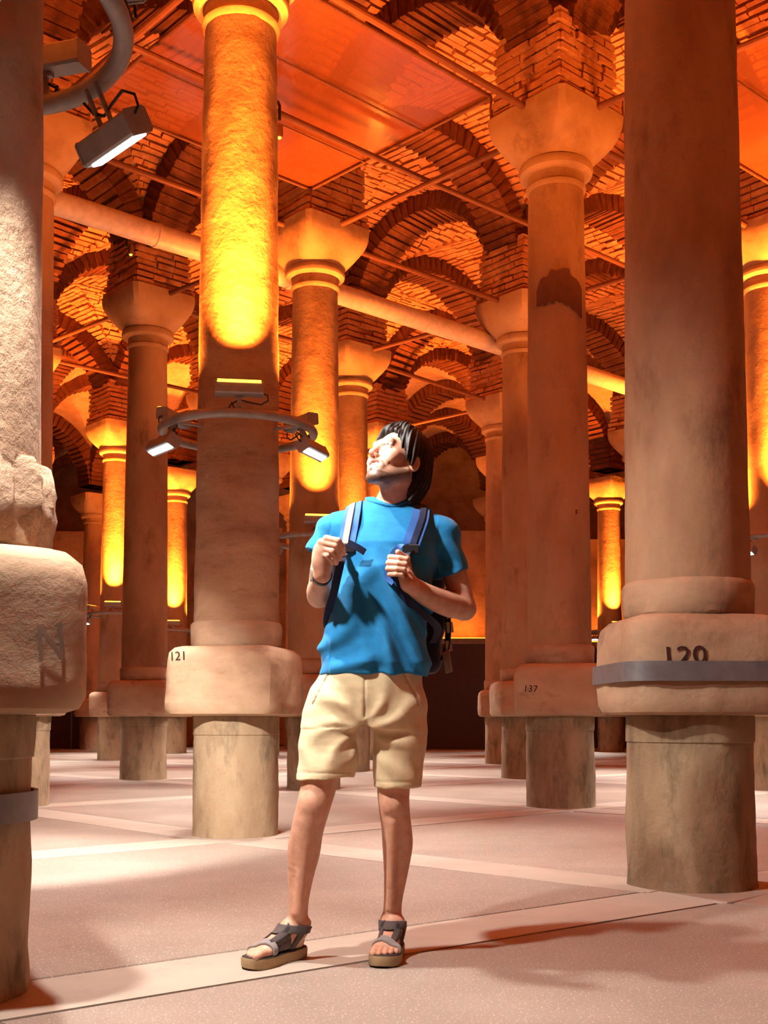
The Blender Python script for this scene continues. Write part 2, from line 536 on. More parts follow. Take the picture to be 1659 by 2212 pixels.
def column(i, j, label, seed, plinth=(.40, 7, 0.), drum_r=.30, base='ring', shaft_mat=None, rings=None, group=None, lo=False):
    x, y = node(i, j)
    c = empty('stone_column', (x, y, 0)); tag(c, label, 'column', group)
    rs = random.Random(seed)
    lamp = (i - j) % 2 == 1
    sm = shaft_mat or ('lamp_shaft_stone' if (i, j) == (1, 0) else 'shaft_stone')
    n = 28 if lo else NSEG
    sub = .12 if lo else .05
    part('pedestal', [(-.01, drum_r*1.01), (.02, drum_r), (.68, drum_r*.985), (.685, drum_r*1.005), (.80, drum_r*1.01), (.81, drum_r)], 'drum_cement', c, rough=.010, seed=seed, sub=sub, n=n)
    h, e, rot = plinth
    k = rs.uniform(.0, .02)
    pl = part('plinth', [(.812, h-.055), (.825, h-.018), (.86, h), (1.18, h), (1.235, h-.012), (1.268, h-.045), (1.28, h-.085)], 'plinth_stone', c, e=e, rot=rot, rough=.016, seed=seed+3, sub=sub*.8, freq=2.2, n=n)
    if base == 'ring':
        part('base_ring', [(1.281, .30), (1.295, .312), (1.42, .316), (1.44, .309), (1.452, .298)], 'plinth_stone', c, rough=.006, seed=seed+5, sub=sub, n=n)
    else:
        part('base_ring', [(1.281, .29), (1.30, .325), (1.40, .335), (1.50, .32), (1.56, .30)], 'rough_stone', c, rough=.035, seed=seed+5, sub=.03, freq=4, n=n)
    r0, r1 = rs.uniform(.29, .297), rs.uniform(.252, .262)
    prof = [(1.445, r0)] + [(1.445 + 4.2*q/14, r0 + (r1-r0)*(q/14)**1.15) for q in range(1, 15)] + [(5.66, r1)]
    sh = part('shaft', prof, sm, c, rough=.007 if sm == 'lamp_shaft_stone' else .004, seed=seed+8, sub=.1 if lo else .06, freq=2.0, n=n)
    part('neck_ring', [(5.655, r1), (5.675, r1+.018), (5.70, r1+.022), (5.715, r1+.012), (5.73, r1+.006), (5.80, r1+.008)], 'capital_stone', c, n=n)
    ang = math.radians(41.5)
    R = [ring_pts(5.80, .30, n=n), ring_pts(5.825, .335, n=n), ring_pts(5.86, .345, n=n), ring_pts(5.90, .335, n=n)]
    m = MB(); R2 = []
    for q in range(0, 13):
        t_ = q / 12
        R2.append(ring_pts(5.905 + .405*t_, .322 + .145*math.sin(t_*math.pi/2)**1.15, 2.01 + 14*t_**1.5, ang, .006, seed+11, max(n, 48)))
    R2 += [ring_pts(6.372, .470, 16, ang, .004, seed, max(n, 48)), ring_pts(6.385, .462, 16, ang, .004, seed, max(n, 48))]
    m.loft(R); cap = m.build('capital_collar', MAT['capital_stone'], c)
    MB().loft(R2).build('capital', MAT['capital_stone'], c, True, 30)
    return c, pl, sh

D = math.radians
COLS = {}
LABELS = {
 (0,-1): 'cropped stone column at the left edge with a carved letter on its block',
 (0,0): 'thick dark column at right with steel strap around block 120',
 (1,0): 'column with block numbered 121 and glowing lamp ring, left of the man',
 (1,1): 'column with block numbered 137 and sooty patch halfway up',
 (2,1): 'orange lit lamp ring column right behind the man and column 121',
 (2,0): 'column peeking out just right of the left edge column',
 (2,2): 'column half hidden behind the left side of column 137',
 (3,1): 'plain column standing between the left edge and column 121',
 (3,2): 'dark red column rising behind the head of the man',
 (3,3): 'slim column second behind column 137 towards the far wall',
 (1,2): 'column with white lamp cut off by the right edge of the picture',
 (5,2): 'brightly glowing yellow column with chipped capital, far left of column 121',
 (6,3): 'small far glowing column just left of column 121',
 (4,1): 'thin far column almost hidden behind the left edge columns',
 (4,4): 'slim column third behind column 137 towards the far wall',
 (4,5): 'narrow far column showing in the gap between columns 137 and 120',
 (4,2): 'far column hidden mostly behind column 121',
 (4,3): 'far column glimpsed right of the man below his raised elbow',
 (5,5): 'most distant column in the row behind column 137',
}
for k, ((i, j), lab) in enumerate(LABELS.items()):
    kw = dict(plinth=(.40, 8, D(random.Random(k).uniform(-14, 14) + 270)))
    if (i, j) == (0, 0): kw = dict(plinth=(.385, 7, D(273)), drum_r=.302)
    if (i, j) == (1, 0): kw = dict(plinth=(.395, 9, D(258)), drum_r=.292)
    if (i, j) == (1, 1): kw = dict(plinth=(.405, 9, D(262)), drum_r=.308)
    if (i, j) == (0, -1): kw = dict(plinth=(.40, 7, D(296)), base='rough', shaft_mat='rough_stone', drum_r=.285)
    COLS[(i, j)] = column(i, j, lab, k + 1, lo=node(i, j)[1] > 18, **kw)
# more columns that only give the hall its depth (unseen or mere slivers)
FAR = [(5,3),(5,4),(6,2),(6,4),(7,3),(3,4),(2,3),(3,5),(6,5)]
for k, (i, j) in enumerate(FAR):
    if (i, j) in NODES:
        COLS[(i, j)] = column(i, j, 'small far column deep in the hall among other far columns', 60 + k, lo=True, group='far columns deep in the hall')
OUTL = {(0,1): 'behind and right of column 120', (-1,0): 'right of the viewer beside column 120', (1,-2): 'far left of the left edge column', (2,-1): 'left of column 121 beyond the edge'}
OUT = [(0,1),(-1,0),(1,-2),(2,-1)]
for k, (i, j) in enumerate(OUT):
    if (i, j) in NODES:
        COLS[(i, j)] = column(i, j, 'stone column outside the picture, ' + OUTL[(i, j)], 80 + k, lo=True, group='columns outside the picture')

# painted numbers and marks
Lc = COLS[(0,-1)][0]
c, pl, sh = COLS[(1,0)]; painted('121', .085, pl, 0, 1.205, .395, -.27, 9, D(258), .03)
c, pl, sh = COLS[(0,0)]; painted('120', .115, pl, 0, 1.078, .385, -.145, 7, D(273), .05, sx=1.25)
painted('1', .10, sh, D(270), 1.69, .288, .135, sx=1.5)
c, pl, sh = COLS[(1,1)]; painted('137', .085, pl, 0, 1.05, .405, -.26, 9, D(262), -.05)
painted('F', .06, sh, D(270), 2.63, .285, .125)
painted('N', .15, COLS[(0,-1)][1], 0, 1.00, .40, .27, 7, D(296), .08, name='carved_letter', mat='carved', sx=.7)
painted('Y', .14, Lc, D(300), 1.43, .345, .02, name='carved_letter', mat='carved')

# soot patch on column 137: a stain with its own ragged outline, lying on the shaft
def soot_patch(sh, az, z0, w, hgt, r):
    V = []; F = []; nu, nv = 90, 60
    for a in range(nu + 1):
        for b in range(nv + 1):
            u = (a/nu - .5) * w; v = (b/nv - .5) * hgt
            th = az + u / r
            V.append((math.cos(th)*(r+.0035), math.sin(th)*(r+.0035), z0 + v))
    for a in range(nu):
        for b in range(nv):
            u = ((a+.5)/nu - .5) * 2; v = ((b+.5)/nv - .5) * 2
            lim = 1 + .35 * mnoise.noise(Vector((u*2.2, v*2.2, 3)))
            top = .95 * math.sqrt(max(0, 1 - u*u*.95))
            if -.35 - .5*max(0, u) + .3*mnoise.noise(Vector((u*4, 1, 5))) < v < top * lim: F.append((a*(nv+1)+b, (a+1)*(nv+1)+b, (a+1)*(nv+1)+b+1, a*(nv+1)+b+1))
    return obj('soot_stain', V, F, MAT['soot'], sh)
soot_patch(COLS[(1,1)][2], D(268), 4.62, .46, .46, .273)

# steel strap on block 120 with bolted lugs
def strap(c, pl, z0, z1, h, e, rot, lug=None):
    m = MB()
    o = [ring_pts(z0, h+.012, e, rot), ring_pts(z0, h+.024, e, rot), ring_pts(z1, h+.024, e, rot), ring_pts(z1, h+.012, e, rot)]
    m.loft(o + [o[0]], True, False, False)
    s = m.build('steel_strap', MAT['strap_steel'], c)
    if lug is not None:
        p = Vector((math.cos(lug), math.sin(lug), 0)); t_ = Vector((-p.y, p.x, 0)); zc = (z0+z1)/2
        for sgn in (-1, 1):
            M = Matrix.Translation(p*(h+.055) + t_*sgn*.028 + Vector((0, 0, zc))) @ Matrix((p, t_, Vector((0,0,1)))).transposed().to_4x4()
            MB().cbox((-.05, -.006, -(z1-z0)/2), (.05, .006, (z1-z0)/2), .003, M).build('lug', MAT['strap_steel'], s)
            MB().tube([p*(h+.065) - t_*.06 + Vector((0,0,zc+sgn*.022)), p*(h+.065) + t_*.06 + Vector((0,0,zc+sgn*.022))], .009, 8).build('bolt', MAT['strap_steel'], s)
    return s
strap(COLS[(0,0)][0], COLS[(0,0)][1], .965, 1.055, .385, 7, D(273), D(-32))
MB().loft([ring_pts(.50, .292), ring_pts(.50, .304), ring_pts(.585, .304), ring_pts(.585, .292), ring_pts(.50, .292)], True, False, False).build('steel_strap', MAT['strap_steel'], Lc)

# ------------------------------------------------------------------ lamp rings
RR = .525
CACHE = {}
def lamp_meshes():
    b = MB().cbox((-.15, -.045, -.04), (.15, .045, .04), .008)
    for s in (-1, 1): b.cbox((s*.153 - .004, -.048, -.043), (s*.153 + .004, .048, .043), .01)
    CACHE['body'] = b.mesh('floodlight', MAT['grey_paint'])
    CACHE['warm'] = MB().cbox((-.142, -.051, .030), (.142, -.020, .050), .003).mesh('light_strip', MAT['warm_strip'])
    CACHE['cool'] = MB().cbox((-.142, -.022, .040), (.142, .022, .048), .003).mesh('light_strip', MAT['cool_strip'])
    CACHE['off'] = MB().cbox((-.142, -.022, .040), (.142, .022, .048), .003).mesh('light_strip', MAT['lamp_white'])
    tor = [[((RR + .032*math.cos(v))*math.cos(u), (RR + .032*math.cos(v))*math.sin(u), .032*math.sin(v)) for v in [2*math.pi*q/14 for q in range(14)]] for u in [2*math.pi*q/72 for q in range(73)]]
    CACHE['ring'] = MB().loft(tor, True, False, False).mesh('ring_tube', MAT['grey_paint'])
    CACHE['arm'] = MB().tube([(.27, 0, 0), (RR-.02, 0, 0)], .012, 8).mesh('support_arm', MAT['grey_paint'])
    CACHE['post_w'] = MB().cbox((-.014, -.006, -.12), (.014, .006, -.04), .002).box((-.03, -.012, -.055), (.03, .012, -.04)).mesh('mount', MAT['grey_paint'])
    CACHE['post_c'] = MB().box((-.035, -.004, -.17), (-.027, .012, -.03)).box((.027, -.004, -.17), (.035, .012, -.03)).mesh('mount', MAT['grey_paint'])
    w = MB().tube([(.15, .0, -.02), (.185, .0, -.035), (.19, .0, -.07), (.14, .0, -.10), (.06, 0, -.085), (.0, 0, -.07), (-.05, 0, -.10), (-.075, 0, -.14)], .005, 6)
    w.tube([(-.05, 0, -.09), (-.03, 0, -.13)], .005, 6)
    CACHE['cable'] = w.mesh('cable', MAT['cable_black'])
lamp_meshes()

def ring_light(i, j, z, label, tilt=28, cool_az=(-22, 98, 218), warm_az=(-82, 38, 158), off=(), wp=1.0, cp=1.0, group=None, spot=88, blend=1.0, per=None):
    x, y = node(i, j)
    root = empty('ring_light', (x, y, z)); tag(root, label, 'light fixture', group)
    link('ring_tube', CACHE['ring'], root); 
    for k in range(3): link('support_arm', CACHE['arm'], root).rotation_euler = (0, 0, D(98 + 120*k))
    up = Vector((0, 0, 1))
    for kind, azs in (('warm', warm_az), ('cool', cool_az)):
        for az in azs:
            tl, sp, cpw, bl = (per or {}).get(az, (tilt, spot, cp, blend))[:4] if kind == 'cool' else (tilt, spot, cp, blend)
            aim = (per or {}).get(az, ())[4:] if kind == 'cool' else ()
            a = D(az); r = Vector((math.cos(a), math.sin(a), 0)); t_ = Vector((-r.y, r.x, 0))
            if kind == 'warm':
                zd = (up * math.cos(D(4)) - r * math.sin(D(4))).normalized(); p = r * RR + up * .155
            else:
                zd = 0; p = r * (RR + .05) - up * .17
                if aim: r = Vector((math.cos(D(aim[0])), math.sin(D(aim[0])), 0)); t_ = Vector((-r.y, r.x, 0))
                zd = (-up * math.cos(D(tl)) + r * math.sin(D(tl))).normalized()
            xd = t_ if kind == 'warm' else -t_
            yd = zd.cross(xd)
            M = Matrix.Translation(p) @ Matrix((xd, yd, zd)).transposed().to_4x4()
            dark = az in off
            b = link('floodlight', CACHE['body'], root); b.matrix_local = M
            link('light_strip', CACHE['off' if dark else kind], b)
            link('mount', CACHE['post_w' if kind == 'warm' else 'post_c'], b)
            link('cable', CACHE['cable'], b)
            if dark: continue
            if kind == 'warm':
                ld = bpy.data.lights.new('warm_uplight', 'AREA'); ld.shape = 'RECTANGLE'; ld.size = .28; ld.size_y = .04
                ld.energy = WARM_W * wp * (1.5 if az == azs[0] else 1.0); ld.color = WARM_COL; ld.spread = D(72 if az == azs[0] else 130)
            else:
                ld = bpy.data.lights.new('white_floodlight', 'SPOT'); ld.spot_size = D(sp); ld.spot_blend = bl
                ld.energy = COOL_W * cpw; ld.color = COOL_COL; ld.shadow_soft_size = .05
            lo = bpy.data.objects.new(ld.name, ld); COL.objects.link(lo); lo.parent = root
            lo.matrix_local = Matrix.Translation(p + zd * .075) @ Matrix((xd, -yd, -zd)).transposed().to_4x4()
    return root
RINGS = {
 (0,-1): (2.93, 'large lamp ring at the top left with a bright white floodlight', dict(cool_az=(44, 108, -58), warm_az=(-4, 74, 190), per={44: (30, 140, .55, .8), 108: (54, 60, 2.2, .4), -58: (27, 84, .62, .75, 30)}, wp=.8)),  # floodlight with its own aim is added out of view to light the man
 (1,0): (2.79, 'grey lamp ring around column 121 with orange uplights and white floodlights', dict(wp=.95)),
 (2,1): (2.80, 'lamp ring on the orange column behind the man', dict(wp=.5)),
 (3,2): (2.80, 'lamp ring hidden behind the chest of the man', dict(wp=.35)),
 (1,2): (2.80, 'lamp ring at the right edge with a small white floodlight', dict()),
 (5,2): (2.75, 'far lamp ring on the glowing yellow column left of column 121', dict(wp=1.3)),
 (6,3): (2.75, 'small far lamp ring on the glowing column beside column 121', dict(wp=1.2)),
 (4,1): (2.80, 'far lamp ring beside the left edge columns', dict()),
 (4,3): (2.80, 'far lamp ring behind the man below his elbow', dict()),
}
for (i, j), (z, lab, kw) in RINGS.items(): ring_light(i, j, z, lab, **kw)
for (i, j) in [(2,3),(4,5)]:
    if (i, j) in COLS: ring_light(i, j, 2.8, {(2,3): 'far lamp ring hidden behind column 120', (4,5): 'far lamp ring in the gap between columns 137 and 120'}[(i, j)], cool_az=(218,), group='distant lamp rings')
for (i, j) in [(0,1),(-1,0),(1,-2)]:
    if (i, j) in COLS: ring_light(i, j, 2.8, 'lamp ring outside the picture, ' + OUTL[(i, j)], cool_az=(38,) if i else (98,), group='lamp rings outside the picture')

# ------------------------------------------------------------------ rods, pipe, panels
def line_pt(a, b, u, off=0., z=0.):
    A, B = node(*a), node(*b); d = (B-A)/np.linalg.norm(B-A); n = np.array((-d[1], d[0]))
    p = A + (B-A)*u + n*off
    return Vector((p[0], p[1], z))
RODS = [((2,1),(1,1),'steel tie rod between the columns behind the man, nearest to the ceiling panel'),
        ((1,0),(1,1),'steel tie rod running from column 121 towards column 137'),
        ((2,0),(2,1),'steel tie rod from the left edge towards the column behind the man'),
        ((2,1),(2,2),'steel tie rod above the head of the man behind column 137'),
        ((3,1),(2,1),'steel tie rod from the plain left column to the column behind the man'),
        ((3,2),(2,2),'steel tie rod above the hair of the man, second from the front'),
        ((3,2),(3,3),'steel tie rod just above the hair of the man'),
        ((4,3),(3,3),'far steel tie rod right above the hair of the man'),
        ((3,1),(3,2),'steel tie rod between the plain left column and the dark red column'),
        ((4,1),(3,1),'steel tie rod reaching the capital of the plain left column'),
        ((2,2),(1,2),'steel tie rod right of column 137 towards the right edge'),
        ((1,1),(1,2),'steel tie rod from column 137 to the right edge column'),
        ((1,1),(0,1),'steel tie rod above and right of column 137 behind column 120'),
        ((2,0),(1,0),'steel tie rod at the top left behind the large lamp ring'),
        ((4,1),(4,2),'far steel tie rod low at the left near the yellow column'),
        ((5,2),(4,2),'far steel tie rod above the yellow column')]
def mid_rod(chain, label, z=6.41):
    P = [(node(*p) + node(*q)) / 2 for p, q in chain]
    root = tag(MB().tube([Vector((p[0], p[1], z)) for p in P], .030, 10).build('tie_rod', MAT['rod_steel']), label, 'rod', 'steel tie rods')
mid_rod([((2,0),(1,0)), ((2,1),(1,1)), ((2,2),(1,2)), ((2,3),(1,3))], 'long steel rod crossing the bay between column 121 and column 137')
mid_rod([((3,0),(2,0)), ((3,1),(2,1)), ((3,2),(2,2)), ((3,3),(2,3))], 'long steel rod under the duct, crossing behind the head of the man')
for a, b, lab in RODS:
    o = MB().tube([line_pt(a, b, .10, 0, 6.33), line_pt(a, b, .90, 0, 6.33)], .032, 10).build('tie_rod', MAT['rod_steel'])
    tag(o, lab, 'rod', 'steel tie rods')

# the long duct behind the second row of columns
A = node(2,0); B = node(2,2); d = (B-A)/np.linalg.norm(B-A); nrm = np.array((-d[1], d[0]))
p0 = A - d*2.5 + nrm*.42; p1 = A + d*13.5 + nrm*.42
duct = empty('duct', (p0[0], p0[1], 5.93)); tag(duct, 'long pale round duct crossing the hall below the arches', 'pipe')
vec = Vector((p1[0]-p0[0], p1[1]-p0[1], 0)); Ld = vec.length; vd = vec.normalized()
MB().tube([(0,0,0), vec], .122, 28).build('duct_tube', MAT['pipe_plastic'], duct)
for u in (2.2, 4.15, 5.9, 8.1, 11.0):
    MB().tube([vd*(u-.03), vd*(u+.03)], .130, 28).build('joint_band', MAT['pipe_plastic'], duct)

# clear drip panels hung under two bays
def panel(i, j, z, label, inset=.42):
    P = shrink_quad([node(i,j), node(i,j+1), node(i+1,j+1), node(i+1,j)], inset)
    root = empty('drip_panel', (P[0][0], P[0][1], z)); tag(root, label, 'panel')
    L = [Vector((p[0]-P[0][0], p[1]-P[0][1], 0)) for p in P]
    MB().loft([[v for v in L], [v + Vector((0,0,.012)) for v in L]]).build('sheet', MAT['acrylic'], root, False)
    for k in range(4):
        MB().tube([L[k] - Vector((0,0,.02)), L[(k+1) % 4] - Vector((0,0,.02))], .016, 8).build('frame_bar', MAT['rod_steel'], root)
        MB().tube([L[k] - Vector((0,0,.02)), L[k] - Vector((0,0,.26))], .012, 8).build('drop_bar', MAT['rod_steel'], root)
    for u in (.33, .66):
        MB().tube([L[0].lerp(L[3], u) - Vector((0,0,.03)), L[1].lerp(L[2], u) - Vector((0,0,.03))], .010, 8).build('frame_bar', MAT['rod_steel'], root)
panel(1, 0, 6.62, 'glossy clear panel hung below the vault between column 121 and column 137')
panel(0, 1, 6.62, 'pale panel hung below the vault behind column 120')

# small fittings on the rods
def sensor(a, b, u, label, style):
    A_ = (node(a[0], a[1]) + node(a[0]-1, a[1])) / 2; B_ = (node(b[0], b[1]) + node(b[0]-1, b[1])) / 2
    p = A_ + (B_ - A_) * u; an = math.atan2(B_[1]-A_[1], B_[0]-A_[0]) + math.pi/2
    p = Vector((p[0], p[1], 6.335)) if style else Vector((p[0] - .05*math.cos(an), p[1] - .05*math.sin(an), 6.29))
    root = empty('rod_lamp', p, an); tag(root, label, 'lamp', 'small lamps on the tie rods')
    if style == 0:
        pts = [(.0, 0, .02), (0, 0, .16), (.03, 0, .21), (.07, 0, .21), (.10, 0, .16), (.10, 0, -.02)]
        MB().tube(pts, .014, 8).build('hook', MAT['cable_black'], root)
        MB().loft([ring_pts(-.14, .022, n=14), ring_pts(-.12, .034, n=14), ring_pts(-.03, .03, n=14), ring_pts(-.02, .015, n=14)]).build('lamp_head', MAT['rod_steel'], root)
        MB().loft([ring_pts(-.155, .012, n=12), ring_pts(-.141, .02, n=12)]).build('bulb', MAT['warm_strip'], root)
    else:
        MB().loft([ring_pts(-.10, .03, n=18), ring_pts(-.095, .045, n=18), ring_pts(-.02, .05, n=18), ring_pts(.03, .04, n=18), ring_pts(.04, .02, n=18)]).build('lamp_head', MAT['lamp_white'], root)
        MB().loft([ring_pts(-.108, .025, n=16), ring_pts(-.10, .03, n=16)]).build('lens', MAT['pipe_plastic'], root)
sensor((2,0),(2,1),.46,'small hooked lamp on the rod right of column 121',0)
sensor((2,1),(2,2),.66,'small white round lamp on a rod left of column 137',1)
sensor((3,0),(3,1),.62,'small hooked lamp below the duct at left',0)

# ------------------------------------------------------------------ far partitions along the end wall
def partition(x0, x1, y, h, label):
    root = empty('partition', (x0, y, 0)); tag(root, label, 'partition')
    n = max(1, int((x1-x0)/1.3)); w = (x1-x0)/n
    for k in range(n):
        MB().cbox((k*w+.02, -.03, .0), ((k+1)*w-.02, .03, h-.1), .008).build('board', MAT['dark_panel'], root, False)
    MB().box((0, -.05, h-.1), (x1-x0, .05, h)).build('top_rail', MAT['strap_steel'], root, False)
    MB().cbox((0, .62, h-.2), (x1-x0, .74, h+2.9), .02).build('back_board', MAT['wall_plaster'], root, False)
    s = MB().cbox((.1, .12, h), (x1-x0-.1, .2, h+.06), .01).build('added_wall_lamp', MAT['grey_paint'], root)  # made-up lamp, added to turn the board behind it orange
    MB().cbox((.12, .13, h+.06), (x1-x0-.12, .19, h+.075), .003).build('light_strip', MAT['warm_strip'], s)  # glowing strip of the added lamp
    ld = bpy.data.lights.new('added_wall_light', 'AREA'); ld.shape = 'RECTANGLE'; ld.size = (x1-x0)*.9; ld.size_y = .05; ld.energy = 13*(x1-x0); ld.color = WARM_COL
    lo = bpy.data.objects.new('added_wall_light', ld); COL.objects.link(lo); lo.parent = root; lo.location = ((x1-x0)/2, .16, h+.09); lo.rotation_euler = (D(180-22), 0, 0)
    for k in range(n+1):
        MB().box((k*w-.02, -.045, 0), (k*w+.02, .045, h-.1)).build('post', MAT['strap_steel'], root, False)
partition(-9.9, -6.2, 29.3, 2.85, 'dark partition boards far back at the left edge columns')
partition(.9, 3.1, 28.6, 2.75, 'dark partition boards far back right of the man')
partition(4.6, 7.4, 30.0, 2.75, 'dark partition boards far back between columns 137 and 120')

# ------------------------------------------------------------------ the man: surfaces grown from rounded volumes
f32 = np.float32
class Field:
    def __init__(self, lo, hi, h):
        self.lo = np.array(lo, float); self.h = h
        n = np.ceil((np.array(hi) - self.lo) / h).astype(int) + 1
        self.ax = [(self.lo[k] + h * np.arange(n[k])).astype(f32) for k in range(3)]
        self.D = np.full(tuple(n), 1.0, f32)
    def win(self, lo, hi):
        s = []
        for k in range(3):
            a = max(0, int(math.floor((lo[k] - self.lo[k]) / self.h))); b = min(len(self.ax[k]), int(math.ceil((hi[k] - self.lo[k]) / self.h)) + 1)
            if a >= b: return None
            s.append(slice(a, b))
        return tuple(s)
    def grid(self, w):
        return self.ax[0][w[0]][:, None, None], self.ax[1][w[1]][None, :, None], self.ax[2][w[2]][None, None, :]
    def comb(self, w, d, k, op):
        D = self.D[w]
        if op == 'u':
            if k <= 0: self.D[w] = np.minimum(D, d); return
            h = np.clip(.5 + .5 * (D - d) / k, 0, 1); self.D[w] = D * (1 - h) + d * h - k * h * (1 - h)
        else:
            if k <= 0: self.D[w] = np.maximum(D, -d); return
            h = np.clip(.5 - .5 * (D + d) / k, 0, 1); self.D[w] = D * (1 - h) - d * h + k * h * (1 - h)
    def cone(self, a, b, ra, rb, k=.01, op='u'):
        a = np.array(a, float); b = np.array(b, float); m = max(ra, rb) + k * 1.2 + 4 * self.h
        w = self.win(np.minimum(a, b) - m, np.maximum(a, b) + m)
        if w is None: return self
        X, Y, Z = self.grid(w); ba = b - a; L = float(ba @ ba) + 1e-9
        t = np.clip(((X - a[0]) * ba[0] + (Y - a[1]) * ba[1] + (Z - a[2]) * ba[2]) / L, 0, 1)
        d = np.sqrt((X - a[0] - t*ba[0])**2 + (Y - a[1] - t*ba[1])**2 + (Z - a[2] - t*ba[2])**2) - (ra + (rb - ra) * t)
        self.comb(w, d.astype(f32), k, op); return self
    def chain(self, P, k=.02, op='u', sub=4):
        """a limb: smooth tapered tube through (point, radius) stations"""
        P = [(np.array(p, float), r) for p, r in P]; S = []
        for q in range(len(P)-1):
            p0, p1, p2, p3 = P[max(q-1,0)], P[q], P[q+1], P[min(q+2, len(P)-1)]
            for e in range(sub):
                t = e/sub
                g = lambda a, b, c_, d: .5*((2*b) + (c_-a)*t + (2*a-5*b+4*c_-d)*t**2 + (3*b-a-3*c_+d)*t**3)
                S.append((g(p0[0],p1[0],p2[0],p3[0]), g(p0[1],p1[1],p2[1],p3[1])))
        S.append(P[-1])
        pts = np.array([s[0] for s in S]); m = max(s[1] for s in S) + k*1.2 + 4*self.h
        w = self.win(pts.min(0) - m, pts.max(0) + m)
        if w is None: return self
        X, Y, Z = self.grid(w); best = None
        for (a, ra), (b, rb) in zip(S, S[1:]):
            ba = b - a; L = float(ba @ ba) + 1e-9
            t = np.clip(((X - a[0])*ba[0] + (Y - a[1])*ba[1] + (Z - a[2])*ba[2]) / L, 0, 1)
            d = np.sqrt((X - a[0] - t*ba[0])**2 + (Y - a[1] - t*ba[1])**2 + (Z - a[2] - t*ba[2])**2) - (ra + (rb - ra)*t)
            best = d if best is None else np.minimum(best, d)
        self.comb(w, best.astype(f32), k, op); return self
    def ell(self, c, r, axes=None, k=.01, op='u'):
        c = np.array(c, float); r = np.array(r, float); m = r.max() + k * 1.2 + 4 * self.h
        w = self.win(c - m, c + m)
        if w is None: return self
        X, Y, Z = self.grid(w); q = (X - c[0], Y - c[1], Z - c[2])
        A = np.eye(3) if axes is None else np.array(axes, float)
        k0 = 0; k1 = 0
        for n in range(3):
            u = (q[0]*A[n][0] + q[1]*A[n][1] + q[2]*A[n][2])
            k0 = k0 + (u / r[n])**2; k1 = k1 + (u / r[n]**2)**2
        k0 = np.sqrt(k0); k1 = np.sqrt(k1) + 1e-6
        self.comb(w, (k0 * (k0 - 1) / k1).astype(f32), k, op); return self
    def tube(self, secs, n=2.4, k=.03, op='u', rnd=.012):
        """upright elliptical trunk from sections (z, cx, cy, a, b)"""
        S = np.array(secs, float); S = S[np.argsort(S[:, 0])]
        w = self.win((S[:,1].min()-S[:,3].max()-.06, S[:,2].min()-S[:,4].max()-.06, S[0,0]-.06), (S[:,1].max()+S[:,3].max()+.06, S[:,2].max()+S[:,4].max()+.06, S[-1,0]+.06))
        if w is None: return self
        X, Y, Z = self.grid(w); z = self.ax[2][w[2]]
        cx, cy, a, b = (np.interp(z, S[:,0], S[:,q])[None, None, :] for q in (1, 2, 3, 4))
        d = ((np.abs((X-cx)/a)**n + np.abs((Y-cy)/b)**n)**(1/n) - 1) * np.minimum(a, b)
        cap = np.maximum(S[0,0] - Z, Z - S[-1,0])
        d = np.maximum(d, cap + 0*d)
        self.comb(w, d.astype(f32), k, op); return self
    def plane_cut(self, p, n, lo, hi):
        """remove what lies beyond point p in direction n, inside a box"""
        w = self.win(lo, hi)
        if w is None: return self
        X, Y, Z = self.grid(w); n = np.array(n, float); n /= np.linalg.norm(n)
        d = (X-p[0])*n[0] + (Y-p[1])*n[1] + (Z-p[2])*n[2]
        self.D[w] = np.maximum(self.D[w], d); return self
    def displace(self, fn):
        X, Y, Z = self.grid((slice(None),)*3); self.D -= fn(X, Y, Z).astype(f32); return self
    def nets(self):
        D = self.D; ins = D < 0
        nx, ny, nz = D.shape
        cs = [(slice(a, nx-1+a), slice(b, ny-1+b), slice(c, nz-1+c)) for a in (0,1) for b in (0,1) for c in (0,1)]
        cnt = sum(ins[c].astype(np.int8) for c in cs)
        act = np.argwhere((cnt > 0) & (cnt < 8))
        idx = np.full((nx-1, ny-1, nz-1), -1, np.int32)
        idx[act[:,0], act[:,1], act[:,2]] = np.arange(len(act))
        acc = np.zeros((len(act), 3)); num = np.zeros(len(act))
        cor = [(a, b, c) for a in (0,1) for b in (0,1) for c in (0,1)]
        val = {c: D[act[:,0]+c[0], act[:,1]+c[1], act[:,2]+c[2]].astype(float) for c in cor}
        for p in cor:
            for k in range(3):
                if p[k]: continue
                q = list(p); q[k] = 1; q = tuple(q)
                v0, v1 = val[p], val[q]; x = (v0 < 0) != (v1 < 0)
                t = np.where(x, v0 / np.where(x, v0 - v1, 1), 0)
                e = np.zeros((len(act), 3)); e[:] = p; e[:, k] = t
                acc += e * x[:, None]; num += x
        V = (act + acc / num[:, None]) * self.h + self.lo
        Q = []
        for k in range(3):
            a = [slice(None)]*3; b = [slice(None)]*3; a[k] = slice(0, -1); b[k] = slice(1, None)
            o = [q for q in range(3) if q != k]
            i0, i1 = ins[tuple(a)], ins[tuple(b)]
            e = np.argwhere(i0 != i1)
            e = e[(e[:, o[0]] > 0) & (e[:, o[1]] > 0) & (e[:, o[0]] < D.shape[o[0]]-1) & (e[:, o[1]] < D.shape[o[1]]-1)]
            flip = i0[e[:,0], e[:,1], e[:,2]]
            quad = []
            for du, dv in ((-1,-1), (0,-1), (0,0), (-1,0)):
                c = e.copy(); c[:, o[0]] += du; c[:, o[1]] += dv
                quad.append(idx[c[:,0], c[:,1], c[:,2]])
            quad = np.stack(quad, 1)
            if k == 1: flip = ~flip
            quad[~flip] = quad[~flip][:, ::-1]
            Q.append(quad)
        Q = np.concatenate(Q); Q = Q[(Q >= 0).all(1)]
        return V, Q
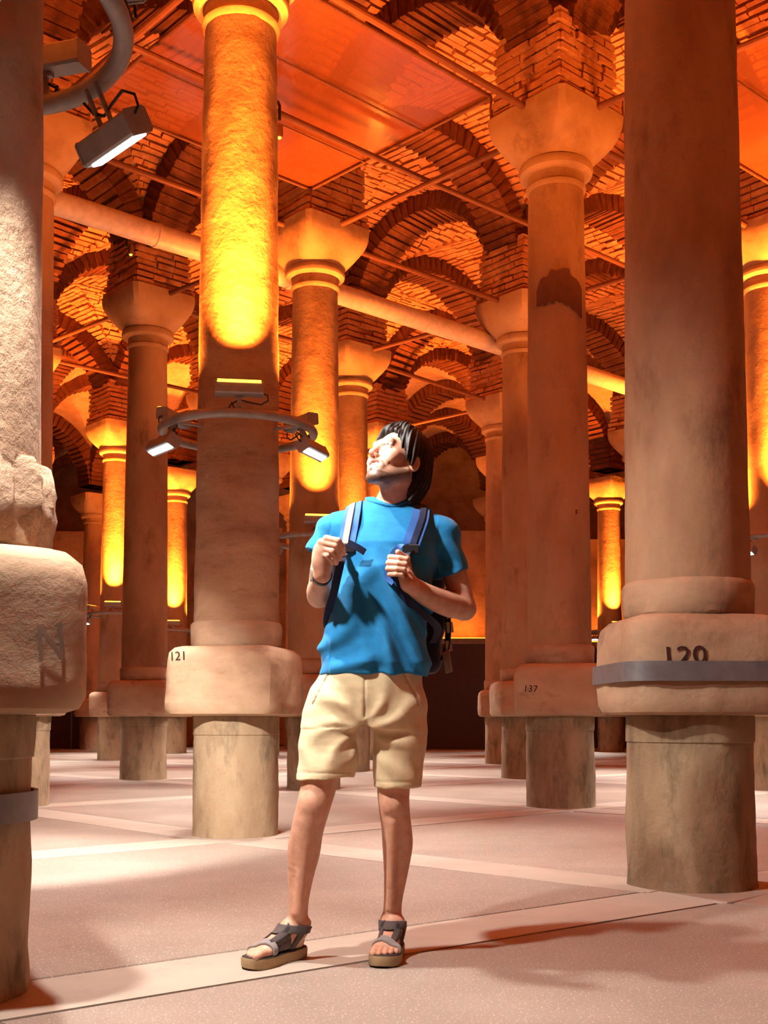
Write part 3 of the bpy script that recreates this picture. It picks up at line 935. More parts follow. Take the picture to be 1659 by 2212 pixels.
    def smooth_field(self, it=1):
        for _ in range(it):
            for k in range(3):
                D = self.D; a = np.roll(D, 1, k); b = np.roll(D, -1, k); self.D = (a + 2*D + b) / 4
        return self
    def top_z(self, x, y):
        i = int(round((x - self.lo[0]) / self.h)); k = int(round((y - self.lo[1]) / self.h))
        c = np.where(self.D[i, k, :] < 0)[0]
        return float(self.ax[2][c[-1]]) if len(c) else 1.48
    def front_y(self, x, z):
        """y of the first surface met from the camera side"""
        i = int(round((x - self.lo[0]) / self.h)); k = int(round((z - self.lo[2]) / self.h))
        i = min(max(i, 0), self.D.shape[0]-1); k = min(max(k, 0), self.D.shape[2]-1)
        c = np.where(self.D[i, :, k] < 0)[0]
        return float(self.ax[1][c[0]]) if len(c) else None

def joinVQ(parts):
    Vs, Qs, n = [], [], 0
    for V, Q in parts: Vs.append(V); Qs.append(Q + n); n += len(V)
    return np.concatenate(Vs), np.concatenate(Qs)

# skin, cloth
def skinmat():
    t = NT('skin'); co = t.coord(False)
    at = t.node('ShaderNodeAttribute', {'attribute_name': 'tint'}).outputs['Color']
    n = t.ramp(t.noise(co, 38, 4, .6), [(.3, (.86, .80, .78, 1)), (.65, (1.04, 1.04, 1.04, 1))])
    t.set(Base_Color=t.mix(1.0, at, n, 'MULTIPLY'), Roughness=.48, Specular_IOR_Level=.4, Subsurface_Weight=.12, Subsurface_Radius=(.012, .004, .002))
    t.b.inputs['Subsurface Scale'].default_value = 1.0
    t.bump(t.noise(co, 420, 2, .5), .08, .001)
skinmat()
def cloth(name, rgb, rough=.85, weave=900, bump=.25, fold=0):
    t = NT(name); co = t.coord(False); c = lin(rgb); d = tuple(x*.82 for x in c[:3]) + (1,)
    t.set(Base_Color=t.ramp(t.noise(co, 25, 3, .6), [(.3, d), (.65, c)]), Roughness=rough, Specular_IOR_Level=.2, Sheen_Weight=.15)
    h = t.noise(co, weave, 2, .5)
    if fold:
        h2 = t.noise(t.node('ShaderNodeMapping', Vector=co, Rotation=(0, .7, 0), Scale=(1, 1, 2.4)).outputs[0], fold, 3, .5)
        h = t.node('ShaderNodeMath', {'operation': 'MULTIPLY_ADD'}, i0=h2, i1=6.0, i2=h).outputs[0]
    t.bump(h, bump, .004)
cloth('shirt_blue', (30,124,180), fold=7)
cloth('shorts_khaki', (224,200,158), fold=8)
cloth('strap_blue', (52,98,168), .7)
cloth('strap_navy', (24,34,66), .7)
cloth('pack_navy', (22,28,48), .75, fold=6)
cloth('webbing_tan', (168,146,124), .8)
cloth('sandal_strap', (88,76,74), .7)
cloth('sandal_tab', (150,140,136), .7)
plain('sandal_sole', (176,146,108), .7, bump=.2)
plain('sandal_foot', (60,50,46), .8)
plain('watch_black', (16,14,16), .4)
plain('watch_steel', (200,196,190), .25, .8)
plain('tooth', (246,240,230), .25, spec=.5, var=.02)
plain('eye_white', (238,232,226), .15, spec=.6, var=.02)
plain('iris', (70,60,48), .15, spec=.6)
t = NT('hair'); co = t.coord(False)
t.set(Base_Color=t.ramp(t.noise(co, 60, 3, .6), [(.3, lin((18,11,9))), (.7, lin((40,26,19)))]), Roughness=.6, Specular_IOR_Level=.3)

person = empty('person', (-.12, 3.79, 0))
tag(person, 'smiling man in blue T-shirt and khaki shorts looking up beside column 121', 'person')
OFF = Vector(person.location)
def pobj(name, me, parent=None):
    """world-built mesh hung under the person (or a part of the person)"""
    o = link(name, me, parent or person)
    if parent is None: o.location = -OFF
    return o

# head frame: s = his left, f = face forward, u = crown
yaw, pit = D(47), D(21)
HF = np.array((-math.sin(yaw)*math.cos(pit), -math.cos(yaw)*math.cos(pit), math.sin(pit)))
HU = np.array((math.sin(yaw)*math.sin(pit), math.cos(yaw)*math.sin(pit), math.cos(pit)))
HS = np.array((math.cos(yaw), -math.sin(yaw), 0))
HC = np.array((.046, 3.80, 1.661))
HAX = [HS, HF, HU]
def H(s, f, u): return HC + s*HS + f*HF + u*HU

RFH, RFD = np.array((-.275, 3.845)), np.array((-.615, -.788))      # his right foot: heel and direction
LFH, LFD = np.array((.040, 3.925)), np.array((-.19, -.982))
def foot(side):
    h, d = (RFH, RFD) if side == 'R' else (LFH, LFD)
    m = np.array((-d[1], d[0])) if side == 'R' else np.array((d[1], -d[0]))       # towards the big toe
    return lambda l, w, z: np.array((h[0] + d[0]*l + m[0]*w, h[1] + d[1]*l + m[1]*w, z))
FR, FL = foot('R'), foot('L')

def body_field(F):
    # trunk inside the clothes
    F.tube([(.80,-.055,3.81,.13,.085), (1.0,-.04,3.815,.125,.085), (1.2,-.015,3.815,.13,.09), (1.38,.0,3.82,.15,.09), (1.46,.015,3.825,.10,.07)], 2.2, .02)
    # neck and head
    F.cone((.018,3.845,1.44), (.022,3.845,1.50), .072, .060, .03)
    F.cone((.022,3.842,1.49), H(0,-.03,-.055), .057, .056, .03)
    F.cone((.0,3.80,1.475), H(.018,.0,-.06), .022, .02, .03)
    F.ell(H(0,-.018,.035), (.073,.094,.084), HAX, .02)
    F.ell(H(0,.040,-.020), (.060,.056,.082), HAX, .03)
    for s in (-1, 1):
        F.cone(H(s*.055,.0,-.046), H(s*.020,.073,-.096), .019, .017, .025)
        F.ell(H(s*.043,.062,-.018), (.022,.022,.020), HAX, .02)      # cheek
        F.ell(H(s*.043,.072,-.036), (.015,.014,.015), HAX, .014)     # smiling cheek fold
    F.ell(H(0,.082,-.098), (.021,.016,.016), HAX, .02)               # chin
    F.cone(H(-.036,.081,.030), H(.036,.081,.030), .012, .012, .016)  # brow
    for s in (-1, 1):
        F.ell(H(s*.031,.100,.012), (.019,.016,.010), HAX, .010, 's') # eye socket
        F.cone(H(s*.018,.0905,.0195), H(s*.044,.081,.018), .0042, .004, .004)   # upper lid
        F.cone(H(s*.019,.0905,.0045), H(s*.043,.082,.005), .0040, .004, .005)  # lower lid
    F.cone(H(0,.088,.022), H(0,.113,-.022), .0075, .0095, .012)       # nose
    F.ell(H(0,.1155,-.025), (.0105,.010,.0095), HAX, .008)
    for s in (-1, 1):
        F.ell(H(s*.0112,.103,-.031), (.0072,.010,.0072), HAX, .006)
        F.ell(H(s*.007,.111,-.0385), (.004,.006,.004), HAX, .003, 's')
    F.ell(H(0,.084,-.060), (.038,.015,.026), HAX, .016)              # muzzle
    F.ell(H(0,.108,-.0605), (.035,.022,.0128), HAX, .004, 's')       # open smile
    for s in (-1, 1):
        F.cone(H(0,.1015,-.0490), H(s*.035,.082,-.0500), .0040, .0030, .003)     # upper lip
        F.cone(H(0,.0985,-.0770), H(s*.020,.0935,-.0710), .0052, .0045, .003); F.cone(H(s*.020,.0935,-.0710), H(s*.035,.082,-.0510), .0045, .0030, .003)   # lower lip
        F.cone(H(s*.025,.103,-.030), H(s*.044,.084,-.058), .0036, .0032, .004, 's'); F.cone(H(s*.050,.074,-.040), H(s*.051,.070,-.060), .0022, .0018, .004, 's')  # laugh line
    for s in (-1, 1):                                               # ears
        F.ell(H(s*.0755,-.014,-.010), (.0075,.017,.029), [HS*math.cos(.35) + HF*s*math.sin(.35), HF*math.cos(.35) - HS*s*math.sin(.35), HU], .006)
        F.ell(H(s*.0835,-.010,-.008), (.006,.010,.018), HAX, .005, 's')
    # his right arm (left in the picture)
    sh, el, wr = (-.168,3.832,1.415), (-.222,3.845,1.212), (-.200,3.650,1.262)
    F.chain([(sh,.040), ((-.205,3.838,1.32),.043), (el,.037)], .01)
    F.chain([(el,.036), ((-.219,3.790,1.222),.041), ((-.210,3.72,1.240),.036), (wr,.026)], .015)
    F.ell((-.200,3.628,1.305), (.034,.018,.045), [(.93,.35,0), (-.35,.93,.1), (0,-.1,1)], .016)
    F.cone(wr, (-.198,3.628,1.335), .025, .030, .014)
    for n, (a, b, c, r) in enumerate([((-.184,3.600,1.372), (-.146,3.583,1.362), (-.129,3.622,1.329), .0098), ((-.203,3.608,1.361), (-.153,3.588,1.347), (-.141,3.622,1.308), .0100),
                        ((-.212,3.616,1.346), (-.164,3.594,1.330), (-.153,3.622,1.295), .0095), ((-.217,3.624,1.329), (-.181,3.600,1.316), (-.166,3.622,1.294), .0085)]):
        a, b, c = map(np.array, (a, b, c))
        F.cone(np.array((-.200,3.630,1.320)), a, .018, r*1.15, .008)
        F.cone(a, b, r*1.12, r, .003); e = b + (c-b)*.55 + np.array((.004,-.004,0)); F.cone(b, e, r, r*.93, .003); F.cone(e, c, r*.93, r*.80, .003)
    F.cone((-.189,3.645,1.296), (-.163,3.662,1.324), .016, .012, .01); F.cone((-.163,3.662,1.324), (-.130,3.660,1.330), .011, .009, .005)
    # his left arm
    sh, el, wr = (.192,3.857,1.405), (.274,3.865,1.172), (.082,3.680,1.236)
    F.chain([(sh,.040), ((.240,3.863,1.30),.044), (el,.039)], .01)
    F.chain([(el,.038), ((.215,3.805,1.182),.043), ((.14,3.735,1.205),.037), (wr,.027)], .015)
    F.cone(wr, (.066,3.688,1.275), .026, .026, .014)
    F.ell((.060,3.690,1.292), (.020,.022,.040), [(.8,-.6,0), (.6,.8,0), (0,0,1)], .014)
    for n, (a, b, c, r) in enumerate([((.042,3.700,1.324), (.020,3.640,1.317), (.073,3.622,1.309), .0095), ((.036,3.700,1.308), (.015,3.638,1.299), (.069,3.620,1.292), .0098),
                        ((.032,3.700,1.290), (.013,3.638,1.280), (.064,3.620,1.275), .0093), ((.034,3.698,1.272), (.019,3.640,1.262), (.057,3.624,1.259), .0085)]):
        a, b, c = map(np.array, (a, b, c))
        F.cone(np.array((.058,3.695,1.290)), a, .018, r*1.1, .008)
        F.cone(a, b, r*1.1, r, .003); e = b + (c-b)*.55 + np.array((0,-.006,0)); F.cone(b, e, r, r*.95, .002); F.cone(e, c, r*.95, r*.82, .002)
        F.cone(c, c + np.array((.004,.030,-.002)), r*.82, r*.8, .003)
    F.cone((.076,3.695,1.272), (.074,3.680,1.318), .015, .012, .01); F.cone((.074,3.680,1.318), (.045,3.655,1.336), .011, .009, .005)
    # legs
    def leg(P, ft):
        F.chain(P, .02)
    leg([((-.150,3.815,.86),.078), ((-.196,3.778,.66),.062), ((-.214,3.762,.580),.0590), ((-.233,3.752,.505),.0555), ((-.253,3.768,.43),.0535), ((-.266,3.788,.355),.0540), ((-.277,3.797,.27),.0425), ((-.284,3.797,.175),.0325), ((-.283,3.795,.10),.034)], FR)
    F.ell((-.234,3.722,.520), (.032,.026,.036), None, .02); F.cone((-.250,3.728,.46), (-.282,3.762,.16), .018, .015, .02)
    F.ell((-.310,3.785,.115), (.012,.014,.014), None, .012); F.ell((-.252,3.790,.122), (.012,.014,.014), None, .012)
    leg([((.050,3.83,.86),.078), ((.040,3.82,.66),.062), ((.032,3.825,.57),.0555), ((.034,3.830,.500),.0520), ((.042,3.855,.43),.0510), ((.046,3.880,.365),.0515), ((.040,3.890,.27),.0405), ((.030,3.895,.17),.031), ((.028,3.895,.10),.034)], FL)
    F.ell((.030,3.792,.512), (.030,.026,.035), None, .02); F.cone((.028,3.800,.45), (.022,3.862,.16), .018, .015, .02)
    F.ell((.000,3.885,.120), (.012,.014,.014), None, .012); F.ell((.058,3.890,.112), (.012,.014,.014), None, .012)
    for ft in (FR, FL):
        F.cone(ft(.035,0,.062), ft(.06,0,.10), .031, .034, .02)
        F.cone(ft(.06,0,.09), ft(.16,.004,.058), .036, .026, .02)
        F.cone(ft(.045,0,.058), ft(.15,-.012,.050), .028, .022, .02)
        F.ell(ft(.182,.010,.051), (.032,.026,.018), None, .018); F.ell(ft(.175,-.018,.048), (.026,.022,.016), None, .016)
        for l0, w0, l1, w1, r in ((.195,.030,.247,.028,.0135), (.20,.010,.248,.009,.0098), (.195,-.008,.240,-.009,.0092), (.188,-.024,.228,-.026,.0088), (.178,-.037,.212,-.040,.0085)):
            F.cone(ft(l0,w0,.049), ft((l0+l1)/2,w1,.050), r*1.0, r, .006); F.cone(ft((l0+l1)/2,w1,.050), ft(l1,w1,.043), r, r*.95, .003)
    return F

parts = []
for lo, hi, h in [((-.075,3.66,1.47), (.20,3.97,1.80), .0022),                  # head and neck
                  ((-.275,3.555,1.16), (-.10,3.91,1.36+.06), .0028),           # his right arm
                  ((-.015,3.585,1.11), (.335,3.93,1.37), .0028),               # his left arm and fist
                  ((-.34,3.66,.135), (.13,3.95,.70), .0045),                   # legs
                  ((-.47,3.60,.02), (.12,3.97,.140), .0030)]:                  # feet
    F = body_field(Field(lo, hi, h)); parts.append(F.nets())
F = body_field(Field((-.30,3.68,.66), (.34,3.97,1.50), .009)); parts.append(F.nets())
V, Q = joinVQ(parts)
me = big_mesh('body', V, Q, MAT['skin'])
# natural tints of the skin: lips, stubble, brows
loc = np.stack([(V - HC) @ HS, (V - HC) @ HF, (V - HC) @ HU], 1)
col = np.tile(np.array(lin((214,162,134))[:3]), (len(V), 1))
def capd(a, b):
    a, b = np.array(a), np.array(b); ba = b - a; tt = np.clip((loc - a) @ ba / (ba @ ba), 0, 1)
    return np.linalg.norm(loc - a - tt[:, None]*ba, axis=1)
def blend(mask, rgb, amt):
    global col
    mk = np.clip(mask, 0, 1)[:, None] * amt; col = col*(1-mk) + np.array(lin(rgb)[:3])*mk
rnd = np.random.RandomState(3).uniform(.75, 1.1, len(V))
beard = np.minimum(np.minimum(capd((.058,.0,-.052),(.024,.08,-.112)), capd((-.058,.0,-.052),(-.024,.08,-.112))), capd((-.02,.088,-.112),(.02,.088,-.112)))
soft = np.clip((loc[:,1] - .0)/.035, 0, 1) * np.clip((loc[:,2] + .145)/.03, 0, 1)
under = np.where((loc[:,2] < -.082) & (loc[:,2] > -.13) & (loc[:,1] > .015), 0., 1.)
blend((1 - np.minimum((beard - .012)/.022, np.where(under < .5, 1 - soft, 9))) * rnd * (loc[:,2] < -.045) * (loc[:,2] > -.15), (62,40,28), .92)
must = np.minimum(capd((0,.108,-.045),(.030,.092,-.053)), capd((0,.108,-.045),(-.030,.092,-.053)))
blend((1 - (must - .003)/.006) * rnd, (92,60,44), .6)
for s in (-1, 1):
    blend(1 - (capd((s*.016,.094,.0325),(s*.041,.084,.0345)) - .0035)/.003, (64,42,30), .85)
    blend(1 - (np.minimum(capd((0,.1015,-.0485),(s*.030,.086,-.0520)), capd((0,.0985,-.0770),(s*.030,.086,-.0580))) - .0045)/.003, (170,84,74), .8)
blend(np.where((np.abs(loc[:,0]) < .03) & (loc[:,2] > -.073) & (loc[:,2] < -.0525) & (loc[:,1] < .0915) & (loc[:,1] > .06), 1., 0.), (110,40,36), .9)
at = me.color_attributes.new('tint', 'FLOAT_COLOR', 'POINT')
at.data.foreach_set('color', np.concatenate([col, np.ones((len(V), 1))], 1).astype(f32).ravel())
pobj('body', me)

# eyes, teeth
def ball(c, r, axes, nu=20, nv=14, f0=0, f1=math.pi):
    rings = []
    for a in range(nv + 1):
        th = f0 + (f1 - f0) * a / nv
        rings.append([Vector(c + axes[1]*math.cos(th)*r + (axes[0]*math.cos(q) + axes[2]*math.sin(q))*math.sin(th)*r) for q in [2*math.pi*k/nu for k in range(nu)]])
    return MB().loft(rings, True, False, False)
look = [HS, (HF*.93 + HU*.16 + HS*.22), HU]
look[1] /= np.linalg.norm(look[1]); look[0] = np.cross(look[1], look[2]); look[0] /= np.linalg.norm(look[0]); look[2] = np.cross(look[0], look[1])
for s in (-1, 1):
    ec = H(s*.031, .0795, .0118)
    e = pobj('eye', ball(ec, .0125, look).mesh('eye', MAT['eye_white'], True, 0))
    pobj('iris', ball(ec, .01275, look, f1=D(27), nv=4).mesh('iris', MAT['iris'], True, 0), e)
rings = []
for k in range(13):
    s = (k/12 - .5) * 2; fy = .0965 - .0125*s*s
    z0 = -.0655 + .0085*s*s; z1 = -.0500 - .0015*s*s
    g = .0012 if k % 2 else 0
    rings.append([Vector(H(s*.0300, fy - g, z0)), Vector(H(s*.0300, fy - g, z1)), Vector(H(s*.0300, fy-.006, z1)), Vector(H(s*.0300, fy-.006, z0))])
pobj('teeth', MB().loft(rings).mesh('teeth', MAT['tooth']))

# hair
def hair():
    F = Field(H(0,-.01,.0) - np.array((.17,.17,.20)), H(0,-.01,.02) + np.array((.15,.17,.155)), .0026)
    F.ell(H(0,-.020,.046), (.083,.107,.092), HAX, .02)
    F.ell(H(0,-.075,-.015), (.070,.058,.085), HAX, .03)
    F.cone(H(.0,-.085,-.03), H(.012,-.082,-.105), .055, .036, .03)
    F.cone(H(.055,-.055,-.02), H(.046,-.058,-.118), .026, .014, .02)
    F.cone(H(-.055,-.055,-.02), H(-.046,-.058,-.11), .026, .014, .02)
    # clear the face
    F.ell(H(0,.110,-.045), (.084,.096,.150), HAX, .012, 's')
    F.ell(H(.075,.060,-.060), (.05,.050,.075), HAX, .012, 's'); F.ell(H(-.075,.060,-.060), (.05,.050,.075), HAX, .012, 's')
    F.ell(H(.096,-.010,-.030), (.026,.020,.024), HAX, .006, 's'); F.ell(H(-.096,-.010,-.030), (.026,.020,.024), HAX, .006, 's')
    F.cone(H(.0,-.02,-.13), H(.0,.03,-.09), .052, .05, .01, 's')
    # locks over the brow and temples
    for P in ([(0,.028,.125,.015), (-.026,.056,.112,.011), (-.052,.066,.070,.008), (-.064,.058,.034,.004)],
              [(.004,.026,.126,.015), (.040,.036,.110,.012), (.066,.034,.068,.010), (.077,.028,.016,.004)],
              [(.02,.03,.122,.016), (.055,.040,.090,.014), (.074,.034,.040,.012), (.080,.026,-.014,.005)],
              [(.03,.0,.118,.018), (.068,.012,.075,.014), (.082,.008,.020,.012), (.083,.004,-.022,.006)],
              [(-.02,.03,.122,.016), (-.055,.045,.088,.014), (-.070,.045,.040,.012), (-.072,.034,-.01,.005)],
              [(.012,.034,.124,.010), (.053,.042,.090,.007), (.073,.036,.046,.006), (.081,.030,.0,.003)]):
        F.chain([(H(*p[:3]), p[3]) for p in P], .010)
    def strands(X, Y, Z):
        q = np.stack(np.broadcast_arrays(X - HC[0], Y - HC[1], Z - HC[2]), -1)
        s, f, u = q @ HS, q @ HF, q @ HU
        th = np.arctan2(s, f + .03); rad = np.clip(np.hypot(s, f + .03) / .07, 0, 1)
        return rad*(.0022*np.sin(th*30 + 1.5*np.sin(u*28)) + .0013*np.sin(th*57 + 3*np.sin(u*17) + 1)) + .0008*np.sin(th*7 + u*20)
    return F.displace(strands).nets()
V, Q = hair(); pobj('hair', big_mesh('hair', V, Q, MAT['hair']))

# shirt
def ridge(x, p=2.0): return np.abs(np.sin(x))**p
SHF = Field((-.30,3.63,.92), (.34,4.0,1.56), .0042)
SHF.tube([(.940,-.038,3.825,.184,.128), (1.065,-.030,3.825,.176,.124), (1.19,-.017,3.82,.171,.120), (1.30,-.006,3.815,.174,.122), (1.38,.004,3.82,.176,.116), (1.45,.012,3.83,.155,.096), (1.50,.018,3.838,.105,.078), (1.53,.02,3.842,.07,.066)], 2.35, .0)
SHF.cone((-.03,3.845,1.486), (-.165,3.832,1.436), .060, .054, .05); SHF.cone((.07,3.855,1.482), (.195,3.857,1.428), .062, .056, .05)
SHF.cone((-.172,3.83,1.430), (-.240,3.845,1.315), .054, .062, .05); SHF.cone((.198,3.855,1.420), (.246,3.866,1.255), .058, .062, .05)
SHF.plane_cut((-.222,3.84,1.352), (-.40,-.05,-.915), (-.30,3.7,1.2), (-.165,3.95,1.44))
SHF.plane_cut((.236,3.862,1.285), (.30,0,-.95), (.178,3.7,1.15), (.34,3.98,1.40))
SHF.ell((.018,3.828,1.555), (.072,.078,.062), None, .008, 's')
SHF.cone((-.226,3.84,1.338), (-.262,3.85,1.25), .046, .049, .003, 's')
SHF.cone((.244,3.864,1.268), (.264,3.866,1.18), .046, .049, .003, 's')
SHF.ell((-.045,3.825,.93), (.165,.108,.05), None, .004, 's')
def folds(X, Y, Z):
    front = np.clip((3.84 - Y) / .06, 0, 1)
    low = np.clip((1.36 - Z) / .12, 0, 1) * np.clip((Z - .93)/.05, 0.25, 1)
    a = ridge((Z*.80 + X*.95)*24 + 1.3*np.sin(X*13) + .9*np.sin(Z*9), 3) * np.clip((X + .10)/.12, .15, 1)
    b = ridge((Z*.9 - X*.75)*19 + 1.1*np.sin(Z*14 + X*6) + 2, 3) * np.clip((.06 - X)/.14, .1, 1)
    hem = .003*np.sin(X*46 + 2*np.sin(X*17)) * np.clip((1.08 - Z)/.14, 0, 1)
    c = .004*ridge(X*26 + Z*7 + 1.0, 2) * np.clip((Z - 1.30)/.06, 0, 1)
    sl = .003*np.sin(Z*70 + X*30) * (np.abs(X) > .18)
    d = ridge((Z*.75 + X*1.0)*52 + 2.2*np.sin(X*17 + Z*5), 4) * np.clip((X + .05)/.10, 0, 1) * np.clip((1.30 - Z)/.05, 0, 1)
    return front*(low*(.017*a + .016*b + .005*d) + c) + hem + sl - .004
SHF.displace(folds)
V, Q = SHF.nets(); pobj('shirt', big_mesh('shirt', V, Q, MAT['shirt_blue']))
CF = Field((-.30,3.63,.92), (.34,4.0,1.56), .0042); CF.D[:] = 1.0
X, Y, Z = CF.grid((slice(None),)*3)
q0 = np.sqrt(((X-.018)/.072)**2 + ((Y-3.828)/.078)**2 + ((Z-1.555)/.062)**2); q1 = np.sqrt(((X-.018)/.072**2)**2 + ((Y-3.828)/.078**2)**2 + ((Z-1.555)/.062**2)**2) + 1e-6
CF.D = np.maximum(np.abs(q0*(q0-1)/q1 - .004) - .008, np.abs(SHF.D) - .006).astype(f32)
CF.D = np.maximum(CF.D, 1.44 - Z)
pobj('collar', big_mesh('collar', *CF.nets(), MAT['shirt_blue']))

# shorts
SO = Field((-.31,3.65,.54), (.19,4.0,1.02), .0042)
SO.tube([(.76,-.060,3.825,.19,.115), (.84,-.058,3.828,.196,.122), (.90,-.056,3.828,.190,.124), (.955,-.042,3.825,.174,.120), (1.0,-.04,3.825,.165,.112)], 2.4, .0)
SO.cone((-.156,3.815,.83), (-.186,3.775,.59), .106, .082, .02); SO.cone((-.205,3.80,.80), (-.207,3.772,.59), .072, .083, .02)
SO.cone((.048,3.83,.83), (.042,3.825,.56), .100, .078, .02); SO.cone((.07,3.83,.75), (.055,3.825,.57), .076, .066, .02)
SO.ell((-.066,3.83,.715), (.022,.16,.075), None, .03, 's')
SO.plane_cut((-.20,3.78,.598), (.05,0,-1), (-.31,3.6,.54), (-.078,4.0,.66)); SO.plane_cut((.04,3.82,.566), (.02,0,-1), (-.078,3.6,.50), (.2,4.0,.62))
SO.cone((-.208,3.765,.590), (-.213,3.760,.50), .060, .062, .003, 's'); SO.cone((.036,3.825,.568), (.034,3.826,.47), .060, .062, .003, 's')
def sfold(X, Y, Z):
    front = np.clip((3.85 - Y)/.05, .25, 1)
    dx, dz = X + .070, Z - .765
    ang = np.arctan2(dz, dx); rr = np.hypot(dx, dz)
    a = .009*ridge(ang*4.6 + .7*np.sin(rr*22), 3) * np.clip((rr - .035)/.06, 0, 1) * np.clip(1.4 - rr/.2, .15, 1)
    b = .004*ridge(Z*30 + X*16 + 1.5*np.sin(X*21), 2) * np.clip((.80 - Z)/.1, 0, 1)
    fly = -.004*np.exp(-((X + .062)/.004)**2) * (Z > .80)
    pk = -.005*np.exp(-((X - .09 - (Z - .90)*-.5)/.0035)**2)*(Z > .84)*(Z < .96) - .005*np.exp(-((X + .205 - (Z - .90)*.5)/.0035)**2)*(Z > .84)*(Z < .96)
    hem = -.002*np.exp(-((Z - .62)/.003)**2)*(X < -.07) - .002*np.exp(-((Z - .588)/.003)**2)*(X > -.07)
    return front*(a + b + fly + pk) + hem - .003
SO.displace(sfold)
V, Q = SO.nets(); pobj('shorts', big_mesh('shorts', V, Q, MAT['shorts_khaki']))

# ribbons for straps
def ribbon(pts, wdir, w, th=.004, mat=None, name='strap'):
    """flat band through pts; wdir = width direction (one vector or one per point)"""
    pts = [Vector(p) for p in pts]; n = len(pts); rings = []
    for k, p in enumerate(pts):
        t_ = (pts[min(k+1, n-1)] - pts[max(k-1, 0)]).normalized()
        wd = Vector(wdir[k] if isinstance(wdir, list) else wdir); wd = (wd - t_*wd.dot(t_)).normalized()
        nn = t_.cross(wd); ww = w[k] if isinstance(w, list) else w
        rings.append([p - wd*ww/2 - nn*th/2, p + wd*ww/2 - nn*th/2, p + wd*ww/2 + nn*th/2, p - wd*ww/2 + nn*th/2])
    return MB().loft(rings)
def spline(P, n=8):
    P = [np.array(p, float) for p in P]; out = []
    for k in range(len(P)-1):
        p0, p1, p2, p3 = P[max(k-1,0)], P[k], P[k+1], P[min(k+2, len(P)-1)]
        for q in range(n):
            t_ = q/n; out.append(.5*((2*p1) + (p2-p0)*t_ + (2*p0-5*p1+4*p2-p3)*t_**2 + (3*p1-p0-3*p2+p3)*t_**3))
    out.append(P[-1]); return out

# sandals
for side, ft in (('R', FR), ('L', FL)):
    out = []
    for l, wi, wo in ((-.012,.0,.0), (-.008,.018,-.018), (.005,.030,-.030), (.03,.036,-.037), (.07,.034,-.038), (.11,.033,-.042), (.15,.042,-.050), (.19,.050,-.055), (.22,.050,-.052), (.245,.044,-.042), (.262,.030,-.022), (.268,.012,-.002)):
        out.append((l, wi, wo))
    loop = [(l, wi) for l, wi, wo in out] + [(l, wo) for l, wi, wo in reversed(out[1:])]
    def rg(z, g=1.0): return [Vector(ft(.128 + (l-.128)*g, w*g, z + (.006*((l-.2)/.07)**2 if l > .2 else 0) + (.004 if l < .06 else 0))) for l, w in loop]
    sole = pobj('sandal', MB().loft([rg(.000, .95), rg(.004, .985), rg(.026, 1.0), rg(.033, .985)]).mesh('sandal', MAT['sandal_sole']))
    pobj('footbed', MB().loft([rg(.0335, .97), rg(.0365, .955)]).mesh('footbed', MAT['sandal_foot']), sole)
    d2 = ft(1,0,0) - ft(0,0,0); m2 = ft(0,1,0) - ft(0,0,0)
    c0 = ft(.12, 0, .08)
    BF = body_field(Field(c0 - np.array((.17,.17,.07)), c0 + np.array((.17,.17,.10)), .0022))
    X, Y, Z = BF.grid((slice(None),)*3)
    l = (X - ft(0,0,0)[0])*d2[0] + (Y - ft(0,0,0)[1])*d2[1]; w_ = (X - ft(0,0,0)[0])*m2[0] + (Y - ft(0,0,0)[1])*m2[1]
    shell = np.maximum(np.abs(BF.D - .003) - .0032, .026 - Z)
    def band(name, d, mat, parent):
        S = Field(c0 - np.array((.17,.17,.07)), c0 + np.array((.17,.17,.10)), .0022); S.D = np.maximum(shell, d).astype(f32)
        return pobj(name, big_mesh(name, *S.nets(), MAT[mat]), parent)
    band('toe_strap', np.abs(l + .25*w_ - .182) - .012, 'sandal_tab', sole)
    ank = np.abs(Z - .106 - (l - .08)*.12) - .0135
    band('ankle_strap', np.maximum(ank, .040 - l), 'sandal_strap', sole)
    band('heel_strap', np.maximum(np.abs(Z - .1015 - (l - .04)*.12) - .011, l - .042), 'sandal_strap', sole)
    side = np.maximum(np.abs(l - .072 + (Z - .06)*.3) - .010, Z - .095)
    band('side_strap', side, 'sandal_strap', sole)
    band('instep_strap', np.maximum(np.maximum(np.abs(np.abs(w_) - .026 + (l - .12)*.05) - .008, np.abs(l - .135) - .045), .045 - Z), 'sandal_strap', sole)

# wrist watch on his right arm
a, b = np.array((-.206,3.700,1.250)), np.array((-.200,3.650,1.262)); dv = (b-a)/np.linalg.norm(b-a)
u_ = np.cross(dv, (0,0,1)); u_ /= np.linalg.norm(u_); v_ = np.cross(dv, u_)
wc = a*.25 + b*.75
band = [wc + (u_*math.cos(q) + v_*math.sin(q))*.0305 for q in [2*math.pi*k/28 for k in range(29)]]
wt = pobj('watch', ribbon(band, dv, .018, .004).mesh('watch', MAT['watch_black']))
M = Matrix.Translation(Vector(wc + u_*.034)) @ Matrix((Vector(v_), Vector(dv), Vector(u_))).transposed().to_4x4()
pobj('watch_case', MB().cbox((-.016,-.014,-.004), (.016,.014,.005), .003, M).mesh('watch_case', MAT['watch_steel']), wt)

